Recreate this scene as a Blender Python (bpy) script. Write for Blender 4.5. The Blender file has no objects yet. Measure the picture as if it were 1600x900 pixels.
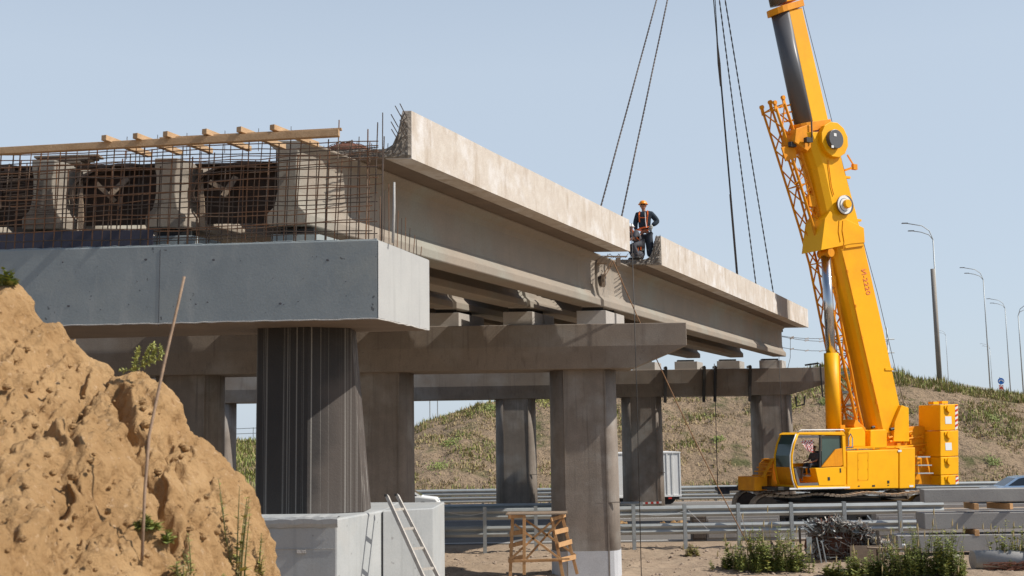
import bpy, bmesh, math, random
import numpy as np
from mathutils import Vector, Matrix, noise
random.seed(7)
C = bpy.data.collections.new("site"); bpy.context.scene.collection.children.link(C)
SC = bpy.context.scene
PI = math.pi
# ------------------------------------------------------------------ camera
F = 1850.; PIT = math.atan(230/1850); ROLL = -0.015; H = 4.07
CAMM = Matrix.Rotation(PI/2+PIT, 3, 'X') @ Matrix.Rotation(ROLL, 3, 'Z')
CP = Vector((0, 0, H))
def ray(x, y): return CAMM @ Vector((x-800, 450-y, -F))
def at(x, y, Y):                      # measured point of the photograph at distance Y
    d = ray(x, y); return CP + d*(Y/d.y)
def atz(x, y, z):
    d = ray(x, y); return CP + d*((z-H)/d.z)
cam = bpy.data.cameras.new("camera"); cam.sensor_width = 36; cam.lens = F/1600*36
cam.clip_end = 4000; cam.clip_start = .1
cam.dof.use_dof = True; cam.dof.focus_distance = 38; cam.dof.aperture_fstop = 4.5
co = bpy.data.objects.new("camera", cam); C.objects.link(co)
co.matrix_world = Matrix.Translation(CP) @ CAMM.to_4x4()
SC.camera = co
# ------------------------------------------------------------------ materials
MATS = {}
def mk(name, c1, c2=None, rough=.8, scale=2., streak=0, streak_col=None, bump=.15, bscale=25., metal=0,
       spots=0, spot_col=(.1, .09, .08), c3=None, coat=0, spec=.5, fine=.12, sthr=.55, boards=0, wave=0, swide=(9, 9, .35)):
    if name in MATS: return MATS[name]
    m = bpy.data.materials.new(name); m.use_nodes = True; nt = m.node_tree; N = nt.nodes; L = nt.links
    b = N['Principled BSDF']; b.inputs['Roughness'].default_value = rough; b.inputs['Metallic'].default_value = metal
    b.inputs['Specular IOR Level'].default_value = spec
    if coat: b.inputs['Coat Weight'].default_value = coat; b.inputs['Coat Roughness'].default_value = .15
    g = N.new('ShaderNodeNewGeometry')
    def nz(sc, det=6, vec=None, rg=.6):
        n = N.new('ShaderNodeTexNoise'); n.inputs['Scale'].default_value = sc; n.inputs['Detail'].default_value = det
        n.inputs['Roughness'].default_value = rg
        L.new(vec or g.outputs['Position'], n.inputs['Vector']); return n.outputs['Fac']
    def ramp(fac, a, bb):
        r = N.new('ShaderNodeMapRange'); r.inputs[1].default_value = a; r.inputs[2].default_value = bb
        L.new(fac, r.inputs[0]); return r.outputs[0]
    def mix(fac, A, B, mode='MIX'):
        x = N.new('ShaderNodeMix'); x.data_type = 'RGBA'; x.blend_type = mode
        if isinstance(fac, float): x.inputs[0].default_value = fac
        else: L.new(fac, x.inputs[0])
        for i, v in ((6, A), (7, B)):
            if isinstance(v, tuple): x.inputs[i].default_value = (*v, 1)
            else: L.new(v, x.inputs[i])
        return x.outputs[2]
    def mul(fac, k):
        x = N.new('ShaderNodeMath'); x.operation = 'MULTIPLY'; L.new(fac, x.inputs[0]); x.inputs[1].default_value = k; return x.outputs[0]
    c2 = c2 or tuple(v*.8 for v in c1)
    col = mix(ramp(nz(scale), .3, .7), c1, c2)
    if c3: col = mix(ramp(nz(scale*.35, 4), .5, .68), col, c3)
    if streak:
        mp = N.new('ShaderNodeMapping'); mp.inputs['Scale'].default_value = swide; L.new(g.outputs['Position'], mp.inputs['Vector'])
        col = mix(mul(ramp(nz(1., 5, mp.outputs[0]), sthr, sthr+.15), streak), col, streak_col or tuple(v*.5 for v in c1))
    if boards:
        mp = N.new('ShaderNodeMapping'); mp.inputs['Scale'].default_value = (boards, boards, .15); L.new(g.outputs['Position'], mp.inputs['Vector'])
        col = mix(mul(ramp(nz(1., 2, mp.outputs[0]), .4, .6), .35), col, tuple(v*.6 for v in c1))
    if spots:
        col = mix(mul(ramp(nz(7., 2), .70, .74), spots), col, spot_col)
    if fine:
        col = mix(fine, col, mix(ramp(nz(bscale*1.7, 3), .3, .7), (.0, .0, .0), (1., 1., 1.)), 'OVERLAY')
    L.new(col, b.inputs['Base Color'])
    if bump:
        bn = N.new('ShaderNodeBump'); bn.inputs['Strength'].default_value = bump; bn.inputs['Distance'].default_value = .03
        L.new(nz(bscale, 8), bn.inputs['Height']); L.new(bn.outputs[0], b.inputs['Normal'])
    MATS[name] = m; return m
def wood(name, c1, c2):
    m = mk(name, c1, c2, rough=.75, scale=4, bump=.3, bscale=40, streak=0, fine=.2); return m
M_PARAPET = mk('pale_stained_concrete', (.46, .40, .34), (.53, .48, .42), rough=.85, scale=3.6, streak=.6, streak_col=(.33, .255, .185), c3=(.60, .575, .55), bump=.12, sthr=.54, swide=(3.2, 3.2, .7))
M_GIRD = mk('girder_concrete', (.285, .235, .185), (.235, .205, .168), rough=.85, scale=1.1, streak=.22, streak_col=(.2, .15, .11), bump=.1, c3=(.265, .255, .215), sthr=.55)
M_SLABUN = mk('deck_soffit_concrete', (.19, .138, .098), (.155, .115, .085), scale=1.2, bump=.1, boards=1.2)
M_PIER = mk('brown_grey_concrete', (.235, .192, .152), (.185, .15, .12), scale=1.3, streak=.45, streak_col=(.115, .09, .075), c3=(.265, .24, .21), bump=.15, spots=.5)
M_COL = mk('column_concrete', (.26, .217, .18), (.19, .158, .13), scale=2.2, streak=.5, streak_col=(.095, .08, .068), c3=(.30, .275, .245), bump=.2, boards=3)
M_COLW = mk('whitewashed_concrete', (.50, .51, .53), (.44, .45, .47), scale=3, bump=.1)
M_BLUE = mk('blue_grey_painted_concrete', (.27, .30, .305), (.215, .245, .255), rough=.7, scale=1.6, streak=.5, streak_col=(.35, .365, .355), bump=.09, spots=.8, spot_col=(.07, .075, .08), c3=(.295, .315, .30), fine=.06, swide=(3.5, 3.5, .8))
M_CAPEND = mk('sunlit_painted_concrete', (.37, .37, .36), (.41, .41, .395), rough=.7, scale=1.5, streak=.5, streak_col=(.30, .30, .29), bump=.06, fine=.05)  # lighter copy of the cap paint, for its sunlit end
M_FOOT = mk('grey_painted_footing_concrete', (.33, .345, .345), (.40, .41, .405), rough=.75, scale=1.4, streak=.4, streak_col=(.26, .27, .265), c3=(.37, .36, .335), bump=.08, spots=.4, fine=.06)
M_MORTAR = mk('mortar', (.46, .44, .41), (.36, .34, .32), scale=6, bump=.6, bscale=12)
M_ROUGH = mk('broken_rough_concrete', (.26, .225, .185), (.14, .12, .10), scale=14, bump=.9, bscale=18)
M_PED = mk('bearing_pedestal_concrete', (.40, .37, .33), (.36, .33, .30), scale=3, bump=.1)
M_RUBBER = mk('black_rubber', (.012, .012, .012), rough=.7, bump=.05)
M_RUST = mk('rusty_rebar', (.24, .115, .055), (.15, .085, .05), rough=.75, scale=5, metal=.25, bump=.3, bscale=90, c3=(.21, .16, .12))
M_RUSTD = mk('dark_rebar', (.075, .055, .045), (.10, .07, .05), rough=.7, scale=8, metal=.3)
M_RUSTP = mk('red_rust', (.20, .075, .04), (.10, .045, .03), rough=.9, scale=9, bump=.5)
M_WOOD = wood('fresh_sawn_timber', (.50, .335, .19), (.38, .235, .12))
M_WOODO = wood('orange_weathered_timber', (.54, .31, .14), (.40, .215, .09))
M_WOODG = wood('grey_weathered_timber', (.30, .22, .15), (.20, .15, .11))
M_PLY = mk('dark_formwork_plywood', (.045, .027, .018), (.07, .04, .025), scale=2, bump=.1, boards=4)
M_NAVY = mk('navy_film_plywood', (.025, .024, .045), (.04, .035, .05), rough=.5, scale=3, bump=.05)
M_YEL = mk('crane_yellow_paint', (.93, .455, .001), (.90, .425, .001), rough=.5, scale=1.2, bump=.012, bscale=8, coat=.0, fine=.03, c3=(.84, .37, .004), spec=.25)
M_ORA = mk('weathered_crane_orange_paint', (.84, .33, .003), (.70, .24, .004), spec=.25, rough=.55, scale=3, bump=.05, fine=.06, streak=.25, streak_col=(.25, .1, .02))
M_GREYP = mk('grey_boom_paint', (.095, .095, .10), (.085, .085, .09), rough=.42, scale=.8, bump=.02, fine=.03)
M_BLACK = mk('black_paint', (.015, .014, .013), (.03, .026, .022), rough=.55, scale=5, bump=.05)
M_STEELD = mk('dirty_dark_steel', (.075, .06, .05), (.13, .105, .085), rough=.65, scale=7, metal=.4, bump=.3)
M_TRACK = mk('dusty_track_steel', (.46, .36, .26), (.26, .2, .145), rough=.8, scale=9, metal=.2, bump=.4)
M_CHROME = mk('polished_steel', (.62, .62, .62), (.55, .55, .55), rough=.22, metal=1, bump=0, scale=1, fine=0)
M_GALV = mk('galvanised_steel', (.42, .44, .43), (.35, .37, .37), rough=.5, scale=3, metal=.35, bump=.03, fine=.05)
M_GALVD = mk('galvanised_post_steel', (.42, .45, .45), (.36, .38, .38), rough=.55, scale=5, metal=.4, bump=.05)
M_ALU = mk('dull_aluminium', (.50, .46, .41), (.36, .33, .29), rough=.6, scale=9, metal=.15, bump=.05)
M_WHITE = mk('white_paint', (.78, .78, .77), (.72, .72, .70), rough=.5, scale=2, bump=.02, fine=.03)
M_RED = mk('red_paint', (.55, .03, .02), (.5, .03, .02), rough=.5, bump=.02)
M_PINK = mk('faded_red_paint', (.75, .17, .07), (.8, .2, .06), rough=.6, bump=.02, scale=20)
M_BLUEP = mk('sign_blue', (.01, .14, .5), (.01, .14, .5), rough=.4, bump=0)
M_CARB = mk('light_blue_car_paint', (.25, .36, .50), (.25, .36, .50), rough=.25, metal=.3, coat=.8, bump=0, fine=0)
M_GLASSD = mk('dark_car_glass', (.012, .016, .02), (.012, .016, .02), rough=.08, bump=0, fine=0, spec=.8)
M_CABGL = mk('tinted_cab_glass', (.05, .10, .09), (.04, .075, .07), rough=.08, bump=0, fine=0, spec=.8)
M_TYRE = mk('tyre_rubber', (.02, .02, .02), rough=.85)
M_ROPE = mk('brown_rope', (.32, .18, .09), (.20, .11, .06), rough=.9, scale=60)
M_CABLE = mk('oiled_wire_rope', (.035, .033, .033), (.06, .055, .05), rough=.55, scale=40, metal=.3)
M_SLING = mk('grey_brown_wire_rope', (.12, .10, .095), (.07, .06, .055), rough=.6, scale=50, metal=.3)
M_SKIN = mk('skin', (.42, .20, .12), (.38, .17, .10), rough=.55, bump=0, fine=0)
M_NAVYC = mk('navy_work_fabric', (.018, .032, .048), (.014, .024, .036), rough=.9, scale=7, bump=.5, bscale=9)
M_NAVYT = mk('dark_trouser_fabric', (.022, .028, .04), (.035, .042, .055), rough=.9, scale=6, bump=.6, bscale=9)
M_GREYC = mk('grey_work_fabric', (.09, .09, .10), (.06, .06, .07), rough=.9, scale=6, bump=.5, bscale=9)
M_HIVIS = mk('orange_webbing', (.85, .17, .02), (.75, .14, .02), rough=.7)
M_HELM = mk('orange_yellow_plastic', (.90, .30, .01), (.90, .30, .01), rough=.35, bump=0, fine=0)
M_HELMW = mk('white_plastic', (.8, .8, .78), rough=.35, bump=0, fine=0)
M_REFL = mk('reflective_tape', (.5, .55, .45), (.42, .46, .38), rough=.4)
M_GLOVE = mk('pale_work_glove', (.42, .42, .38), (.30, .32, .30), rough=.9, scale=30)
M_LEAF = mk('green_weed_leaf', (.16, .21, .045), (.25, .28, .075), rough=.7, scale=3, bump=0, fine=0)
M_LEAFY = mk('yellow_green_weed_leaf', (.32, .31, .07), (.22, .24, .06), rough=.7, scale=5, bump=0, fine=0)
M_STEMG = mk('green_stem', (.16, .17, .06), rough=.8, bump=0)
M_STRAW = mk('dry_grass', (.44, .34, .18), (.32, .25, .125), rough=.9, scale=2, bump=0, fine=0)
M_STICK = mk('dry_stick', (.34, .23, .15), (.20, .14, .10), rough=.9, scale=20)
M_BARK2 = mk('brown_stone', (.30, .22, .16), (.38, .30, .23), scale=8, bump=.6, bscale=14)
M_STONE = mk('pale_limestone', (.5, .46, .4), (.4, .36, .3), scale=8, bump=.5, bscale=14)
M_PIPE = mk('pipe_concrete', (.42, .41, .39), (.34, .33, .31), scale=3, bump=.15, streak=.2)
M_PRECAST = mk('grey_precast_concrete', (.31, .30, .285), (.26, .25, .24), scale=1.6, bump=.2, c3=(.34, .33, .31), spots=.3)
M_ORP = mk('orange_plastic', (.85, .14, .05), rough=.5, bump=0)
M_ASPH = mk('asphalt', (.13, .12, .11), (.165, .15, .135), rough=.95, scale=.8, bump=.3, bscale=60)
M_VINYL = mk('grey_door_trim', (.10, .10, .10), (.14, .13, .12), rough=.6)
# bituminous pillar
def pillar_mat():
    m = mk('bitumen_coated_concrete', (.016, .013, .012), (.028, .023, .02), rough=.65, scale=1.2, streak=.0, bump=.15, fine=.1)
    nt = m.node_tree; N = nt.nodes; L = nt.links; b = N['Principled BSDF']
    g = N.new('ShaderNodeNewGeometry'); mp = N.new('ShaderNodeMapping'); mp.inputs['Scale'].default_value = (20, 9, .03)
    L.new(g.outputs['Position'], mp.inputs['Vector'])
    n = N.new('ShaderNodeTexNoise'); n.inputs['Scale'].default_value = 1; n.inputs['Detail'].default_value = 4; n.inputs['Roughness'].default_value = .75
    L.new(mp.outputs[0], n.inputs['Vector'])
    r = N.new('ShaderNodeValToRGB'); r.color_ramp.elements[0].position = .545; r.color_ramp.elements[1].position = .70
    r.color_ramp.elements[0].color = (0, 0, 0, 1); r.color_ramp.elements[1].color = (.9, .9, .9, 1); L.new(n.outputs['Fac'], r.inputs[0])
    # brownish bare patches lower down; sun bounce on the right side painted in
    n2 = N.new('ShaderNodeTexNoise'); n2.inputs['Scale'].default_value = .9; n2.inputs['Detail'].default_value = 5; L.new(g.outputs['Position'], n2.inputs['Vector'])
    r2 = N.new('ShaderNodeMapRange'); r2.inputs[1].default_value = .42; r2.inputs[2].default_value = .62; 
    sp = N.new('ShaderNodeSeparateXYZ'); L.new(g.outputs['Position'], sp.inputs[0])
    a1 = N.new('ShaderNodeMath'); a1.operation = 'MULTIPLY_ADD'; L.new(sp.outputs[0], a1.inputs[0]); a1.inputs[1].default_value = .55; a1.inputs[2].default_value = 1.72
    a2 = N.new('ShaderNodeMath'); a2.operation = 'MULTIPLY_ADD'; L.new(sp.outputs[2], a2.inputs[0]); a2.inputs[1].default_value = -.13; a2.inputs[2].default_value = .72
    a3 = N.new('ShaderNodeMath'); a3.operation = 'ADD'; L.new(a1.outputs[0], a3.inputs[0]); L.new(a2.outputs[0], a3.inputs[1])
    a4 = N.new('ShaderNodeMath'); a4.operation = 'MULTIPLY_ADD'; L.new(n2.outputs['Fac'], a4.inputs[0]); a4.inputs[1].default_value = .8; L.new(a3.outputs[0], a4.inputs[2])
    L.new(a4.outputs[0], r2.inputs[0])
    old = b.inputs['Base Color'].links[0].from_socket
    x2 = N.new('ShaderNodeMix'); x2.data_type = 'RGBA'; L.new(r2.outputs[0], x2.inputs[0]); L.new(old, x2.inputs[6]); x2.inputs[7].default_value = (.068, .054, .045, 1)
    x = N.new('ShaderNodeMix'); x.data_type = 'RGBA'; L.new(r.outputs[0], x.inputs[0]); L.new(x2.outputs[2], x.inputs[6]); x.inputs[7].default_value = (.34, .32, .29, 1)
    L.new(x.outputs[2], b.inputs['Base Color']); return m
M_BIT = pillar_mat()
def ground_mat(name, a, b_, c, sc=.6, green=None, gthr=.6, bump=.6, bscale=6, dist=.08, stretch=None, dirt=None):
    m = bpy.data.materials.new(name); m.use_nodes = True; nt = m.node_tree; N = nt.nodes; L = nt.links
    b = N['Principled BSDF']; b.inputs['Roughness'].default_value = .95; b.inputs['Specular IOR Level'].default_value = .15
    g = N.new('ShaderNodeNewGeometry'); vec = g.outputs['Position']
    def nz(s, d=8, rg=.65, v=None):
        n = N.new('ShaderNodeTexNoise'); n.inputs['Scale'].default_value = s; n.inputs['Detail'].default_value = d; n.inputs['Roughness'].default_value = rg
        L.new(v or vec, n.inputs['Vector']); return n.outputs['Fac']
    def mix(fac, A, B):
        x = N.new('ShaderNodeMix'); x.data_type = 'RGBA'; L.new(fac, x.inputs[0])
        for i, v in ((6, A), (7, B)):
            if isinstance(v, tuple): x.inputs[i].default_value = (*v, 1)
            else: L.new(v, x.inputs[i])
        return x.outputs[2]
    def rm(f, p, q):
        r = N.new('ShaderNodeMapRange'); r.inputs[1].default_value = p; r.inputs[2].default_value = q; L.new(f, r.inputs[0]); return r.outputs[0]
    col = mix(rm(nz(sc), .35, .65), a, b_)
    col = mix(rm(nz(sc*6), .52, .70), col, c)
    if dirt: col = mix(rm(nz(sc*14, 4), .60, .70), col, dirt)
    if green: col = mix(rm(nz(sc*1.3, 7, .7), gthr, gthr+.12), col, green)
    L.new(col, b.inputs['Base Color'])
    v2 = None
    if stretch:
        mp = N.new('ShaderNodeMapping'); mp.inputs['Scale'].default_value = stretch; L.new(vec, mp.inputs['Vector']); v2 = mp.outputs[0]
    bn = N.new('ShaderNodeBump'); bn.inputs['Strength'].default_value = bump; bn.inputs['Distance'].default_value = dist
    L.new(nz(bscale, 10, .68, v2), bn.inputs['Height']); L.new(bn.outputs[0], b.inputs['Normal'])
    return m
M_GROUND = ground_mat('sandy_ground', (.37, .285, .205), (.30, .225, .16), (.235, .175, .125), .7, bscale=7, dirt=(.19, .135, .10))
M_MOUND = ground_mat('orange_clay', (.43, .275, .135), (.325, .195, .088), (.26, .15, .066), 1.5, bscale=24, bump=1., dist=.03, dirt=(.46, .31, .18))
M_HILL = ground_mat('embankment_soil', (.42, .305, .20), (.32, .235, .155), (.24, .175, .115), .28, green=(.15, .145, .065), gthr=.54, bscale=1.6, bump=1., dist=.7, dirt=(.11, .08, .052))
# ------------------------------------------------------------------ mesh helpers
class MB:
    def __init__(s): s.v = []; s.f = []
    def add(s, vs, fs):
        n = len(s.v); s.v += [tuple(v) for v in vs]; s.f += [tuple(i+n for i in f) for f in fs]; return s
    def box(s, c, d, rz=0, R=None):
        R = R or Matrix.Rotation(rz, 3, 'Z'); c = Vector(c)
        P = [c + R @ Vector((x*d[0]/2, y*d[1]/2, z*d[2]/2)) for x in (-1, 1) for y in (-1, 1) for z in (-1, 1)]
        return s.add(P, [(0,1,3,2),(4,6,7,5),(0,4,5,1),(2,3,7,6),(0,2,6,4),(1,5,7,3)])
    def bar(s, p, q, w, h, up=(0, 0, 1)):
        p = Vector(p); q = Vector(q); d = (q-p); l = d.length; d = d/l; up = Vector(up)
        sd = d.cross(up)
        if sd.length < 1e-4: sd = d.cross(Vector((1, 0, 0)))
        sd.normalize(); u = sd.cross(d)
        return s.box((p+q)/2, (l, w, h), R=Matrix((d, sd, u)).transposed())
    def tube(s, p, q, r, r2=None, n=8, caps=True):
        return s.path([p, q], [r, r if r2 is None else r2], n, caps)
    def path(s, pts, rs, n=8, caps=True):
        pts = [Vector(p) for p in pts]
        if not isinstance(rs, (list, tuple)): rs = [rs]*len(pts)
        b = len(s.v); a = None
        for i, p in enumerate(pts):
            t = (pts[min(i+1, len(pts)-1)]-pts[max(i-1, 0)]).normalized()
            if a is None:
                a = t.orthogonal().normalized()
            else:
                a = (a - t*a.dot(t)).normalized()
            c = t.cross(a)
            for k in range(n):
                w = 2*PI*k/n; s.v.append(tuple(p + (a*math.cos(w)+c*math.sin(w))*rs[i]))
        for i in range(len(pts)-1):
            for k in range(n):
                s.f.append((b+i*n+k, b+i*n+(k+1) % n, b+(i+1)*n+(k+1) % n, b+(i+1)*n+k))
        if caps:
            s.f.append(tuple(b+k for k in range(n-1, -1, -1))); s.f.append(tuple(b+(len(pts)-1)*n+k for k in range(n)))
        return s
    def prism(s, poly, off):
        off = Vector(off); P = [Vector(p) for p in poly]; n = len(P)
        s.add(P+[p+off for p in P], [tuple(range(n)), tuple(range(2*n-1, n-1, -1))]+[(i, i+n, (i+1) % n+n, (i+1) % n) for i in range(n)])
        return s
    def loft(s, rings, cap=True):
        b = len(s.v); n = len(rings[0])
        for r in rings: s.v += [tuple(p) for p in r]
        for i in range(len(rings)-1):
            for k in range(n): s.f.append((b+i*n+k, b+i*n+(k+1) % n, b+(i+1)*n+(k+1) % n, b+(i+1)*n+k))
        if cap: s.f.append(tuple(b+k for k in range(n-1, -1, -1))); s.f.append(tuple(b+(len(rings)-1)*n+k for k in range(n)))
        return s
    def ell(s, c, r, nu=12, nv=8, zmin=-1, R=None):
        c = Vector(c); rings = []
        for j in range(nv+1):
            zz = zmin+(1-zmin)*j/nv; zz = max(-.999, min(.999, zz)); q = math.sqrt(1-zz*zz)
            rings.append([c + (R or Matrix.Identity(3)) @ Vector((r[0]*q*math.cos(2*PI*k/nu), r[1]*q*math.sin(2*PI*k/nu), r[2]*zz)) for k in range(nu)])
        return s.loft(rings)
def inv(o):
    M = Matrix.Identity(4)
    while o is not None:
        M = Matrix.LocRotScale(o.location, o.rotation_euler, o.scale) @ M; o = o.parent
    return M.inverted()
def obj(name, mb, mat, parent=None, smooth=False, bev=0, label=None, kind=None, world=True, mats=None, fmat=None):
    me = bpy.data.meshes.new(name)
    off = Vector((0, 0, 0)); loc = None
    V = [Vector(v) for v in mb.v]
    if parent is not None and world:
        M = inv(parent); V = [M @ v for v in V]
    elif parent is None and kind != 'structure':
        xs = [v.x for v in V]; ys = [v.y for v in V]; zs = [v.z for v in V]
        loc = Vector(((min(xs)+max(xs))/2, (min(ys)+max(ys))/2, min(zs))); V = [v-loc for v in V]
    me.from_pydata([tuple(v) for v in V], [], mb.f); me.materials.append(mat)
    if mats:
        for x in mats: me.materials.append(x)
        if fmat: me.polygons.foreach_set('material_index', fmat)
    bm = bmesh.new(); bm.from_mesh(me); bmesh.ops.recalc_face_normals(bm, faces=bm.faces); bm.to_mesh(me); bm.free()
    if smooth: me.polygons.foreach_set('use_smooth', [True]*len(me.polygons))
    me.update()
    o = bpy.data.objects.new(name, me); C.objects.link(o)
    if loc: o.location = loc
    if parent is not None: o.parent = parent
    if bev:
        b = o.modifiers.new('bevel', 'BEVEL'); b.width = bev; b.segments = 2; b.limit_method = 'ANGLE'; b.angle_limit = .7
    if label: o['label'] = label
    if kind: o['kind'] = kind
    return o
def tag(o, label, cat, group=None, kind=None):
    o['label'] = label; o['category'] = cat
    if group: o['group'] = group
    if kind: o['kind'] = kind
    return o
def thing(name, loc, label, cat, group=None, rz=0):
    o = bpy.data.objects.new(name, None); C.objects.link(o); o.location = loc; o.rotation_euler = (0, 0, rz); o.empty_display_size = .3
    return tag(o, label, cat, group)
def dup(root, loc, rz=None, label=None, sc=None):
    r = root.copy(); C.objects.link(r); r.location = loc
    if rz is not None: r.rotation_euler = (0, 0, rz)
    if sc: r.scale = (sc, sc, sc)
    if label: r['label'] = label
    for ch in list(root.children):
        c = ch.copy(); C.objects.link(c); c.parent = r
        for g in list(ch.children):
            d = g.copy(); C.objects.link(d); d.parent = c
    return r
U = Vector((.405, .914, 0)); U.normalize(); EX = Vector((1, 0, 0)); EZ = Vector((0, 0, 1))
# ------------------------------------------------------------------ ground
def fnoise(x, y, z=0, o=5, h=1.): return noise.fractal(Vector((x, y, z)), h, 2.1, o)
def gz(x, y):
    k = max(0, min(1, (44.5-y)/1.5)) * max(0, min(1, (y-22)/6))
    a = .11*fnoise(x*.45, y*.45) + .035*fnoise(x*2.4, y*2.4, 3) + .012*fnoise(x*9, y*9, 5, 3)
    # low spoil bank just in front of the guard rail
    a += .10*math.exp(-((y-41.3-.2*math.sin(x*.7))/.45)**2) + .08*math.exp(-((y-37.6-.3*math.sin(x*.5+1))/.5)**2)
    for yr in (39.4, 40.3): a -= .05*math.exp(-((y-yr-.25*math.sin(x*.35))/.10)**2)*(1+.4*noise.noise(Vector((x*3, yr, 0))))
    return k*a - .012
def lin(a, b, n): return [a+(b-a)*i/(n-1) for i in range(n)]
def grid(name, xs, ys, fz, mat, kind='structure', smooth=True):
    vs = [(x, y, fz(x, y)) for y in ys for x in xs]; nx = len(xs)
    fs = [(j*nx+i, j*nx+i+1, (j+1)*nx+i+1, (j+1)*nx+i) for j in range(len(ys)-1) for i in range(nx-1)]
    m = MB(); m.v = vs; m.f = fs
    return obj(name, m, mat, kind=kind, smooth=smooth)
xs = [-1500, -700, -300, -120, -60, -30, -15]+lin(-8, 20, 300)+[24, 30, 45, 70, 120, 300, 700, 1500]
ys = [-300, -100, -40, -10, 5, 15, 22]+lin(29, 45, 190)+[50, 60, 75, 100, 200, 500, 1200, 2500]
grid('ground', xs, ys, gz, M_GROUND)
m = MB(); m.add([(-200, 62.8, .004), (200, 62.8, .004), (200, 71.3, .004), (-200, 71.3, .004)], [(0, 1, 2, 3)])
obj('road', m, M_ASPH, kind='structure')
m = MB(); m.add([(-200, 45.5, .004), (200, 45.5, .004), (200, 58.5, .004), (-200, 58.5, .004)], [(0, 1, 2, 3)])
obj('carriageway', m, M_ASPH, kind='structure')
m = MB()
for y in (46.0, 58.0, 63.3, 70.8): m.add([(-200, y, .009), (200, y, .009), (200, y+.15, .009), (-200, y+.15, .009)], [(0, 1, 2, 3)])
for k in range(-20, 30): m.add([(k*6, 67, .009), (k*6+2.5, 67, .009), (k*6+2.5, 67.14, .009), (k*6, 67.14, .009)], [(0, 1, 2, 3)])
obj('road_marking', m, M_WHITE, kind='structure')
m = MB(); m.box((0, 62.6, .07), (400, .2, .15)); m.box((0, 59.2, .07), (400, .2, .15)); obj('kerb', m, M_PRECAST, kind='structure')
# embankment behind the road
CR = [(-220, 2.6), (-60, 3.2), (-21.4, 3.9), (-12, 4.2), (-7.7, 4.75), (-4.5, 5.9), (-1.6, 6.7), (4, 7.4), (12, 7.7), (20, 8.6), (24, 9.0), (29.7, 8.2), (33.4, 7.5), (39.5, 6.5), (60, 4.6), (250, 4.0)]
def lerp(T, x):
    for (a, p), (b, q) in zip(T, T[1:]):
        if x <= b:
            t = max(0, (x-a)/(b-a)); t = t*t*(3-2*t) if False else t; return p+(q-p)*t
    return T[-1][1]
def hz(x, y):
    c = lerp(CR, x) + .18*fnoise(x*.25, 3) + .07*fnoise(x*1.3, 9)
    n = .55*fnoise(x*.16, y*.16, 2) + .22*fnoise(x*.7, y*.5, 4) + .09*fnoise(x*2.6, y*2, 7)
    gul = -.35*max(0, noise.noise(Vector((x*.55, y*.06, 5))))**1.5
    if y < 76: return -.3+.9*max(0, (y-73.2)/2.8)**1.0 if y > 73.2 else -.3
    t = min(1, (y-76)/16.)
    if y <= 92:
        s = .6+(c-.6)*(t**.9); return s+(n+gul*2)*math.sin(PI*min(1, t))**.6*.8
    if x > 15: k = max(0, 1-(y-92)/140.); return c*(1 if y < 175 else max(0, 1-(y-175)/60.)) - .25 + .1*fnoise(x*.5, y*.5)
    return c-.2 - (y-92)*.05 if y < 140 else c-2.6-(y-140)*.1
hx = [-220, -120, -70, -45]+lin(-32, 48, 330)+[52, 58, 66, 80, 110, 250]
hy = [72.9, 73.3, 74, 75, 76]+lin(76.2, 92, 90)+[92.4, 93, 94, 96, 100, 108, 120, 135, 150, 165, 175, 200, 235, 300]
HILL = grid('hill', hx, hy, hz, M_HILL)
# ------------------------------------------------------------------ clay mound in the foreground
YC = 8.5
SIL = [(-700, 300), (-400, 340), (-150, 400), (0, 436), (28, 441), (42, 458), (50, 470), (56, 490), (72, 503), (97, 510), (104, 530), (128, 540), (137, 556), (165, 572), (178, 597), (186, 584), (215, 580), (240, 592), (262, 603), (272, 612), (281, 640), (284, 652), (300, 668), (325, 682), (350, 708), (368, 735), (388, 752), (397, 772), (404, 810), (413, 850), (417, 900), (430, 990), (470, 1110), (540, 1290), (640, 1560), (900, 1650)]
SP = [(at(x, y, YC).x, at(x, y, YC).z) for x, y in SIL]
SP = [(x, max(z, -.1)) for x, z in SP]
def mz(x, y):
    c = lerp(SP, x); t = (YC-y)/YC; return c-t*(1.35+.25*c)-.55*t*t*c*.3
def surf(px, py):     # a point of the mound's slope
    for i in range(900):
        Yd = 3.0+i*.0065; p = at(px, py, Yd)
        if p.z < mz(p.x, Yd): return p
    return at(px, py, 8.3)
GUL = [([(179, 598), (188, 625), (205, 655), (212, 700), (236, 745), (262, 800), (272, 850)], .24, .055), ([(120, 560), (128, 610), (110, 680), (95, 760)], .07, .04), ([(330, 735), (300, 760), (285, 790)], .08, .04), ([(60, 560), (66, 640), (88, 720), (92, 860)], .08, .05), ([(255, 655), (262, 700), (290, 745)], .1, .04)]
GUL = [([surf(*p).xy for p in P], d, w) for P, d, w in GUL]
def gully(x, y):
    o = 0; p = Vector((x, y))
    for P, d, w in GUL:
        if not (min(q.x for q in P)-.4 < x < max(q.x for q in P)+.4): continue
        best = 9
        for a, b in zip(P, P[1:]):
            ab = b-a; t = max(0, min(1, (p-a).dot(ab)/max(1e-6, ab.dot(ab)))); best = min(best, (p-a-ab*t).length)
        best += .03*noise.noise(Vector((x*14, y*9, 2)))
        if best < w*3: o -= d*math.exp(-(best/w)**2)
    return o
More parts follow.
